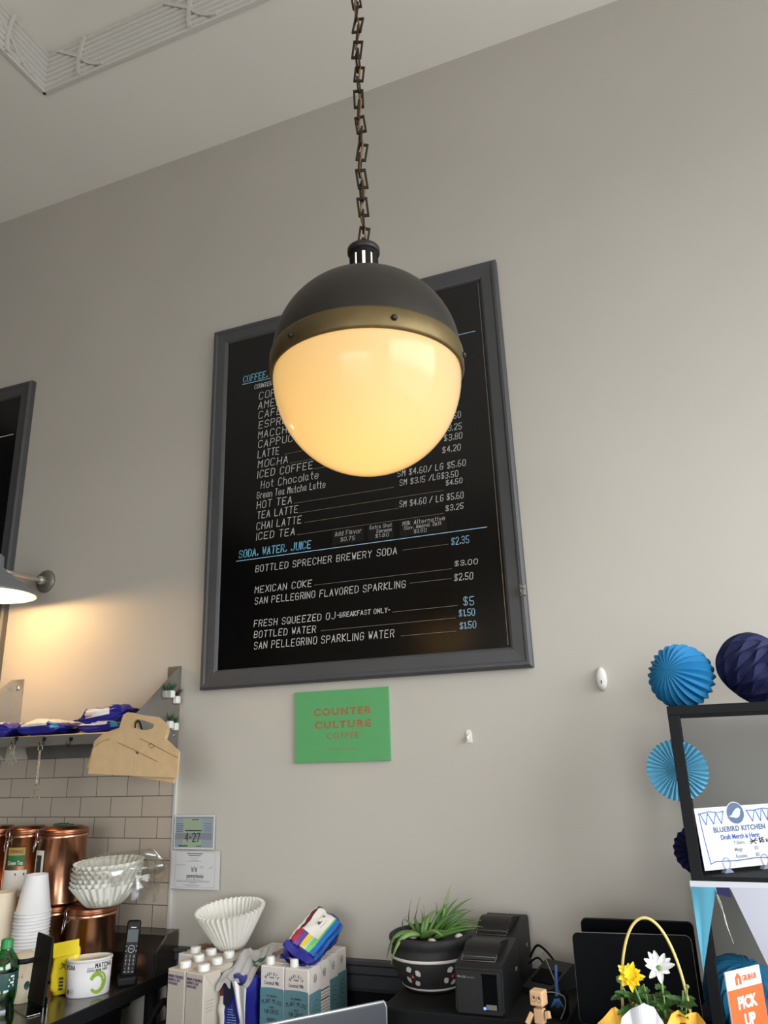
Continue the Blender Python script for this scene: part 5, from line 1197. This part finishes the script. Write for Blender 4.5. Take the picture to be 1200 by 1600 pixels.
def screen(label, x, y, z, w, h, rz, rx, mface, edge, base_z):
    t = thing('monitor', label, 'monitor', (x, y, base_z), rz)
    X = Matrix.Translation((0, 0, z - base_z)) @ Matrix.Rotation(rx, 4, 'X')
    rr_ = .012; pts = []
    for (sx, sz, a0) in ((1, 1, 0), (-1, 1, 90), (-1, -1, 180), (1, -1, 270)):
        for k in range(7): a = math.radians(a0 + 15 * k); pts.append((sx * (w / 2 - rr_) + rr_ * math.cos(a), sz * (h / 2 - rr_) + rr_ * math.sin(a)))
    b = MB(); b.prism(pts, .0, .012, X=X); b.build('housing', 'black_matte', t)
    b = MB(); b.prism(pts, -.0012, .0, X=X @ Matrix.Scale(.992, 4)); b.build('glass', mface, t)
    if edge: b = MB(); b.tube([(p[0], .002, p[1]) for p in pts], .0011, 6, closed=True, X=X); b.build('rim', edge, t)
    b = MB(); b.tube([(0, .012, z - base_z - .02), (0, .045, z - base_z - .06), (0, .05, .012)], .010, 10); b.box((0, .04, .005), (.12, .10, .010), bev=.003); b.build('stand', 'black', t)
screen('black tablet screen with thin pale rim behind the flower basket', -.178, -.425, 1.013, .247, .170, math.radians(5), math.radians(-7), 'black_gloss', 'cable_grey', CZ_)
screen('larger black monitor standing behind the tablet near the wall', -.175, -.295, 1.018, .250, .165, math.radians(2), 0, 'black_gloss', None, CZ_)

# ---- flower basket
fb_ = thing('flower_basket', 'small flower basket with yellow and white daisies in tissue paper', 'flower basket', (-.121, -.735, LZ)); fb_.scale = (1.14, 1.14, 1.14)
b = MB(); b.lathe([(0, 0), (.034, 0), (.045, .042), (.043, .042), (.033, .003), (0, .003)], 32); b.build('basket', 'kraft', fb_)
b = MB(); b.tube([(-.050 * math.cos(a) * (1 if abs(math.cos(a)) < .9 else 1), .012, .045 + .155 * math.sin(a) ** .9) for a in [PI * k / 40 for k in range(41)]], .0023, 8); b.build('handle', 'cane', fb_)
def tissue(name, m, cx, cy, w, z0, z1, face, seed, pts):
    rnd = random.Random(seed); b = MB()
    def fn(u, v):
        k = u * (len(pts) - 1); i = min(int(k), len(pts) - 2); f = k - i
        x = pts[i][0] * (1 - f) + pts[i + 1][0] * f; zt = pts[i][1] * (1 - f) + pts[i + 1][1] * f
        y = cy - .012 * math.sin(3 * u + seed) * (1 + v) - .010 * v * abs(math.sin(9 * u + seed))
        return (cx + (x - cx) * (.55 + .45 * v), y, z0 + (zt - z0) * v)
    b.sheet(fn, (len(pts) - 1) * 4, 8, smooth=False); b.build(name, m, fb_, recalc=False)
tissue('white_tissue', 'tissue_white', -.018, -.050, .08, .005, 0, 0, 1, [(-.052, .050), (-.042, .086), (-.026, .098), (-.009, .106), (.003, .097), (.011, .082), (.020, .062), (.026, .045)])
tissue('yellow_tissue', 'tissue_yellow', -.03, -.028, .1, .005, 0, 0, 2, [(-.096, .046), (-.082, .066), (-.066, .078), (-.057, .082), (-.044, .070), (-.034, .060)])
tissue('yellow_tissue', 'tissue_yellow', .04, -.028, .1, .005, 0, 0, 3, [(.008, .058), (.018, .070), (.024, .079), (.034, .081), (.042, .076), (.050, .079), (.062, .079), (.070, .072), (.076, .055)])
tissue('yellow_tissue', 'tissue_yellow', .0, .045, .1, .005, 0, 0, 4, [(-.06, .055), (-.03, .07), (.02, .065), (.06, .06)])
def petal(b, c, d, up, L, W, curl, X=None):
    d = Vector(d).normalized(); up = Vector(up); s_ = d.cross(up).normalized(); n_ = s_.cross(d)
    b.sheet(lambda u, v: tuple(Vector(c) + d * (L * v) + s_ * ((u - .5) * W * (math.sin(PI * min(.97, .12 + v * .86)) ** .7)) + n_ * (curl * v * v + .0012 * (abs(u - .5) * 2) ** 2)), 4, 6)
def stem(p0, p1, r=.0016, bend=(0, 0, 0)):
    P0, P1 = Vector(p0), Vector(p1); mid = (P0 + P1) / 2 + Vector(bend); b = MB(); b.tube([P0 * (1 - t_) ** 2 + mid * 2 * t_ * (1 - t_) + P1 * t_ ** 2 for t_ in [k / 8 for k in range(9)]], r, 6); return b.build('stem', 'stem', fb_)
def daisy(c, m, pets, lean, L, W, cname):
    s_ = stem((c[0] * .4 + .005, .0, .03), c, .0018, (.004, 0, 0)); b = MB(); ax_ = Vector(lean).normalized(); u_, v_ = frame_from(ax_)
    for (ang, tilt, k) in pets:
        d = (u_ * math.cos(ang) + v_ * math.sin(ang)) * math.cos(tilt) + ax_ * math.sin(tilt)
        petal(b, c, d, ax_, L * k, W, -.002)
    o = b.build('flower', m, fb_, recalc=False)
    b = MB(); b.lathe([(0, .004), (.003, .0035), (.0045, .001), (.004, -.001), (0, -.001)], 16, X=Matrix.Translation(c) @ ax_.to_track_quat('Z', 'Y').to_matrix().to_4x4()); b.build('flower_centre', cname, o)
daisy((-.0294, -.022, .1227), 'petal_yellow', [(k * 2 * PI / 16, .25 + .35 * (k % 2), 1 - .12 * (k % 3)) for k in range(16)] + [(k * 2 * PI / 9 + .2, 1.0, .75) for k in range(9)], (.12, -.75, .6), .0225, .0095, 'petal_yellow')
daisy((.0144, -.016, .1368), 'petal_white', [(a, t_, k) for a, t_, k in [(.15, .35, 1.1), (.6, .3, 1.0), (1.05, .35, 1.0), (1.75, .3, 1.05), (2.15, .3, 1.1), (2.7, .35, 1.05), (3.1, .35, .9), (3.9, .1, .95), (4.75, .1, .95), (5.9, .1, .7)]], (.05, -.8, .5), .0225, .0100, 'stem')
rnd = random.Random(33)
for k in range(46):
    a = rnd.uniform(0, 2 * PI); r_ = rnd.uniform(.0, .052); z = rnd.uniform(.050, .088) - .25 * r_ + .018
    c = Vector((r_ * math.cos(a), .005 + r_ * .62 * math.sin(a), z)); d = Vector((math.cos(a) + rnd.uniform(-.5, .5), math.sin(a) * .7 - .3 + rnd.uniform(-.5, .5), rnd.uniform(-.15, .6))).normalized()
    L = rnd.uniform(.018, .030); W = rnd.uniform(.011, .017); b = MB(); up = Vector((0, -.4, 1)); s_ = d.cross(up).normalized(); n_ = s_.cross(d)
    b.sheet(lambda u, v: tuple(c + d * (L * v) + s_ * ((u - .5) * W * math.sin(PI * min(.98, .08 + .92 * v)) ** .8 * (1 + .28 * math.cos(v * 22))) + n_ * (-.006 * v * v + .003 * abs(u - .5) * 2)), 4, 10)
    b.build('leaf', 'leaf_green', fb_, recalc=False)
for (p0, p1) in (((.01, 0, .05), (.016, -.014, .130)), ((-.02, 0, .04), (-.048, -.005, .112)), ((.035, 0, .04), (.050, -.002, .108)), ((.03, 0, .05), (.044, 0, .105)), ((-.01, 0, .05), (-.012, -.01, .112))): stem(p0, p1, .0014, (.003, 0, .004))
b = MB(); b.lathe([(0, .005), (.003, .004), (.0042, 0), (.003, -.004), (0, -.005)], 12, c=(-.049, -.005, .115)); b.build('bud', 'stem', fb_); b = MB(); b.lathe([(0, .004), (.0025, .003), (.003, 0), (0, -.003)], 12, c=(.051, -.002, .110)); b.build('bud', 'stem', fb_)

# ---- orange pick-up sign
gr = thing('pickup_sign', 'small orange and white pick up here counter sign at the right edge', 'sign', (.029, -.717, LZ), math.atan2(.066, .058))
b = MB(); b.box((0, 0, .0795), (.0878, .003, .151), bev=.0008); b.build('card', 'paper', gr)
b = MB(); b.box((0, .008, .003), (.08, .035, .005), bev=.001); b.build('foot', 'clear', gr)
l = MB(); gm = lambda x, z: (x, -.0018, z); gm2 = lambda x, z: (x, -.0022, z)
rectf(l, -.0434, .006, .0434, .127, gm, 0)
polyf(l, [(-.022, .1325), (-.0165, .1325), (-.0165, .142), (-.013, .142), (-.013, .1325), (-.0075, .1325), (-.0075, .144), (-.0145, .1508), (-.0148, .1508), (-.022, .144)], gm2, 0)
font_mb(l, 'GRUBHUB', -.004, .1368, .0085, gm2, bold=.03, width=.035)
font_mb(l, 'PICK', .0, .098, .018, gm2, bold=.05, mi=1, width=.048, center=True); font_mb(l, 'UP', .0, .0715, .018, gm2, bold=.05, mi=1, width=.027, center=True); font_mb(l, 'HERE', .0, .045, .018, gm2, bold=.05, mi=1, width=.052, center=True)
l.build('print', ['grub', 'paper'], gr, recalc=False)

# ---- black shelf unit
su = thing('shelf_unit', 'black open framed shelf unit on the back counter at the right', 'shelf unit', (-.037, -.45, CZ_))
W_, D_, H_, T_ = .62, .35, .820, .024
for (x, y) in ((T_ / 2, T_ / 2), (W_ - T_ / 2, T_ / 2), (T_ / 2, D_ - T_ / 2), (W_ - T_ / 2, D_ - T_ / 2)): b = MB(); b.box((x, y, H_ / 2 - .01), (T_, T_, H_ - .02), bev=.001, seg=1); b.build('post', 'black_matte', su)
b = MB(); b.box((W_ / 2, D_ / 2, H_ - .010), (W_, D_, .020), bev=.001, seg=1); b.build('top_panel', 'black_matte', su)
for z in (.462, .150): b = MB(); b.box((W_ / 2, D_ / 2, z), (W_ - .002, D_ - .004, .016), bev=.001, seg=1); b.build('shelf_board', 'black_matte', su)
b = MB(); b.box((W_ / 2, D_ - .006, .635), (W_ - 2 * T_, .003, .33)); b.build('back_pane', 'smoke_pane', su)
b = MB(); b.box((W_ / 2, D_ - .006, .305), (W_ - 2 * T_, .003, .29)); b.build('back_pane', 'smoke_pane', su)

# ---- honeycomb tissue balls
def honeycomb(name, label, c, R_, m, axis, n=26, cells=0, rest=None):
    NP, NL = n * 4, 36
    vs = []; fs = []
    for j in range(NL + 1):
        th = PI * (.003 + .994 * j / NL); rr_ = math.sin(th); zz = math.cos(th)
        for k in range(NP):
            ph_ = k % 4; rid = k // 4
            a = 2 * PI * rid / n
            tri = math.sin(cells * th) if cells else 0
            sh = (PI / n) * .62 * tri * (1 if rid % 2 == 0 else -1)
            if ph_ == 0: r_ = R_; a += sh
            elif ph_ == 2:
                a2 = 2 * PI * (rid + 1) / n; sh2 = (PI / n) * .62 * tri * (-1 if rid % 2 == 0 else 1)
                gap = ((a2 + sh2) - (a + sh)) / (2 * PI / n); a = (a + sh + a2 + sh2) / 2; r_ = R_ * (1 - (.05 + .22 * abs(zz)) * min(1, max(0, gap)))
            else:
                a2 = 2 * PI * (rid + 1) / n; sh2 = (PI / n) * .62 * tri * (-1 if rid % 2 == 0 else 1)
                w_ = .14 if ph_ == 1 else .86; gap = ((a2 + sh2) - (a + sh)) / (2 * PI / n); a = (a + sh) * (1 - w_) + (a2 + sh2) * w_; r_ = R_ * (1 - (.02 + .06 * abs(zz)) * min(1, max(0, gap)))
            r_ *= 1 + .012 * math.sin(3 * a + 2) * rr_
            vs.append((r_ * rr_ * math.cos(a), r_ * rr_ * math.sin(a), R_ * zz * (1 - .14 * abs(zz) ** 3)))
    for j in range(NL):
        for k in range(NP): fs.append((j * NP + k, j * NP + (k + 1) % NP, (j + 1) * NP + (k + 1) % NP, (j + 1) * NP + k))
    X = Vector(axis).to_track_quat('Z', 'Y').to_matrix().to_4x4()
    b = MB(); b.add(vs, fs, 0, False, X)
    zmin = min(v[2] for v in b.v)
    b.v = [(v[0], v[1], max(v[2], zmin + R_ * .05) - zmin - R_ * .05) for v in b.v]
    return tag(b.build(name, m, None, loc=c), label, 'paper ball')
TOPZ = CZ_ + H_
honeycomb('paper_ball', 'sky blue honeycomb paper ball on the left end of the black shelf unit', (.004, -.30, TOPZ + .0005), .0785, 'tissue_blue', (-.42, -.80, .18), 24, 0)
honeycomb('paper_ball', 'navy honeycomb paper ball on top of the shelf unit at the right edge', (.172, -.30, TOPZ + .0005), .088, 'tissue_navy', (.62, -.2, .62), 26, 8)
honeycomb('paper_ball', 'teal honeycomb paper ball on the low shelf behind the orange sign', (.030, -.335, CZ_ + .1585), .078, 'tissue_teal', (.3, -.3, .9), 24, 6)

# ---- pleated paper fans
def fan(label, c, R_, m, depth, n, group=None):
    t = thing('paper_fan', label, 'paper fan', c, group=group)
    vs = []; fs = []; N2 = n * 2
    for j, (rr_, k_) in enumerate(((.03, .15), (.35, .7), (.7, 1.0), (1.0, 1.0))):
        for k in range(N2):
            a = 2 * PI * k / N2; s_ = 1 if k % 2 else -1; e = 1 + (.035 * s_ if j == 3 else 0)
            vs.append((R_ * rr_ * e * math.cos(a), s_ * depth * k_ - (.006 if j == 0 else 0), R_ * rr_ * e * math.sin(a)))
    for j in range(3):
        for k in range(N2): fs.append((j * N2 + k, j * N2 + (k + 1) % N2, (j + 1) * N2 + (k + 1) % N2, (j + 1) * N2 + k))
    b = MB(); b.add(vs, fs); b.build('pleated_disc', m, t, recalc=False)
    b = MB(); b.tube([(0, 0, R_ * .98), (0, .0, R_ * .98 + .03)], .0006, 5); b.build('hanging_thread', 'string', t); return t
fan('light blue pleated paper fan hanging behind the front post of the shelf unit', (-.036, -.30, 1.428), .069, 'paper_sky', .005, 36)
fan('navy pleated paper fan half hidden behind the shelf post, below the light blue one', (-.018, -.285, 1.250), .052, 'tissue_navy', .005, 20)

# ---- hand drawn merchandise sign on the shelf
sgn = thing('merchandise_sign', 'white hand drawn merchandise price sign with bunting doodles on the shelf', 'sign', (.0655, -.3695, CZ_ + .4705), math.atan2(.635, .772))
SW, SB = .216, .0075
Xs = Matrix.Translation((.0108 * 1.0 + .003, 0, 0)) @ Matrix.Rotation(math.radians(-3), 4, 'X') @ Matrix.Translation((0, 0, SB))
b = MB(); b.box((0, 0, .062), (SW, .0012, .124), X=Xs); b.build('card', 'paper', sgn)
mm_ = lambda o: (lambda x, z: tuple(Xs @ Vector((x, -.0007 - o, z))))
s0, s1, s2, s3 = mm_(.0003), mm_(.0006), mm_(.0009), mm_(.0012)
l = MB()
ribbons(l, [[(-.098, .112), (-.070, .1155), (-.045, .1125), (-.031, .1145)], [(.031, .113), (.05, .112), (.076, .115), (.097, .113)], [(-.098, .113), (-.095, .06), (-.090, .012)], [(-.090, .012), (-.076, .016), (-.02, .014), (.03, .016), (.092, .013)], [(.097, .113), (.094, .013)]], .0021, s0, 0)
for (x, w_) in ((-.085, .020), (-.064, .022), (-.043, .020), (.043, .022), (.065, .017), (.085, .017)):
    polyf(l, [(x - w_ / 2, .1125), (x + w_ / 2, .1125), (x + .001, .090)], s0, 2); ribbons(l, [[(x - w_ / 2, .1125), (x + .001, .090), (x + w_ / 2, .1125)]], .0020, s1, 0)
polyf(l, circ(0, .109, .0250, .0235, 32), s1, 3); polyf(l, circ(0, .109, .0232, .0218, 32), s2, 4)
polyf(l, [(-.0195, .1035), (-.011, .1055), (-.006, .1115), (.002, .1175), (.007, .1195), (.0115, .119), (.014, .116), (.017, .1145), (.0135, .1135), (.0125, .107), (.008, .101), (-.001, .0985), (-.007, .1005), (-.014, .1015)], s3, 2)
font_mb(l, 'BLUEBIRD KITCHEN', .004, .0730, .0105, s1, bold=.03, mi=4, width=.142, center=True, spacing=1.1)
font_mb(l, 'Draft Merch is Here:', .002, .0575, .0098, s1, bold=.026, mi=0, width=.106, center=True)
for k, (a_, p_) in enumerate((('T-Shirts', ''), ('Mugs', '$15'), ('Koozies', '$5'))):
    font_mb(l, a_, -.020, .0460 - .0135 * k, .0072, s1, bold=.01, mi=5, width=(.030, .021, .030)[k])
    if p_: font_mb(l, p_, .034, .0460 - .0135 * k, .0072, s1, bold=.01, mi=5, width=.010)
ribbons(l, [[(.026, .0450), (.044, .0550)], [(.027, .0555), (.041, .0440)], [(.025, .0495), (.046, .0505)]], .0020, s1, 6); write(l, '$15 w/$20', .051, .0460, .009, .0016, s1, .046, mi=6)
l.build('print', ['ink_blue', 'ink', 's_sky_pale', 'paper', 'bird_grey', 'ink_grey', 'ink_black'] if False else [M['ink_blue'], M['ink'], mat('doodle_pale_blue', (196, 214, 240), .8), M['paper_grey'], mat('badge_slate', (84, 100, 132), .7), M['ink_grey'], mat('marker_black', (22, 22, 26), .7)], sgn, recalc=False)
for x in (-.036, .068):
    b = MB(); b.tube([(x + .0095 * math.cos(2 * PI * k / 28), -.0022, .018 + .0115 * math.sin(2 * PI * k / 28)) for k in range(28)], .0007, 6, closed=True); b.prism([(x - .012, 0), (x + .012, 0), (x + .006, .0065), (x - .006, .0065)], -.006, .006); b.build('ring_clip', 'clear_ring', sgn)

# ---- bunting along the middle shelf
bt_ = thing('bunting', 'strip of blue and white pennant bunting taped along the black shelf edge', 'bunting', (-.041, -.4515, CZ_ + .447))
b = MB(); b.box((.31, -.001, .008), (.62, .0012, .014)); b.build('tape', 'tape', bt_)
def pennant(x0, x1, tip, L, m, fold=0.0, y=-.0025):
    b = MB()
    def fn(u, v): x = (x0 + (x1 - x0) * u) * (1 - v) + tip * v; return (x, y - .004 * math.sin(PI * u) * (1 - v) - fold * max(0, .3 - u) * v * .2, .004 - L * v)
    b.sheet(fn, 10, 14); b.build('pennant', m, bt_, recalc=False)
pennant(.001, .051, .002, .158, 'pennant_blue', .3); 
b = MB(); b.sheet(lambda u, v: (.050 + .026 * u, -.002 - .006 * v, .004 - .012 * v - .006 * u * v), 4, 3); b.build('pennant', 'tissue_navy', bt_, recalc=False)
pennant(.077, .240, .158, .24, 'pennant_white'); pennant(.250, .415, .332, .24, 'pennant_blue'); pennant(.425, .59, .508, .24, 'pennant_white')
b = MB(); b.tube([(.049, -.004, .002), (.051, -.007, -.02), (.058, -.008, -.045), (.061, -.008, -.07), (.067, -.008, -.098)], .0006, 5); b.tube([(.049, -.004, .0), (.056, -.009, -.028), (.058, -.009, -.06), (.066, -.009, -.092)], .0005, 5); b.build('loose_thread', 'string', bt_)
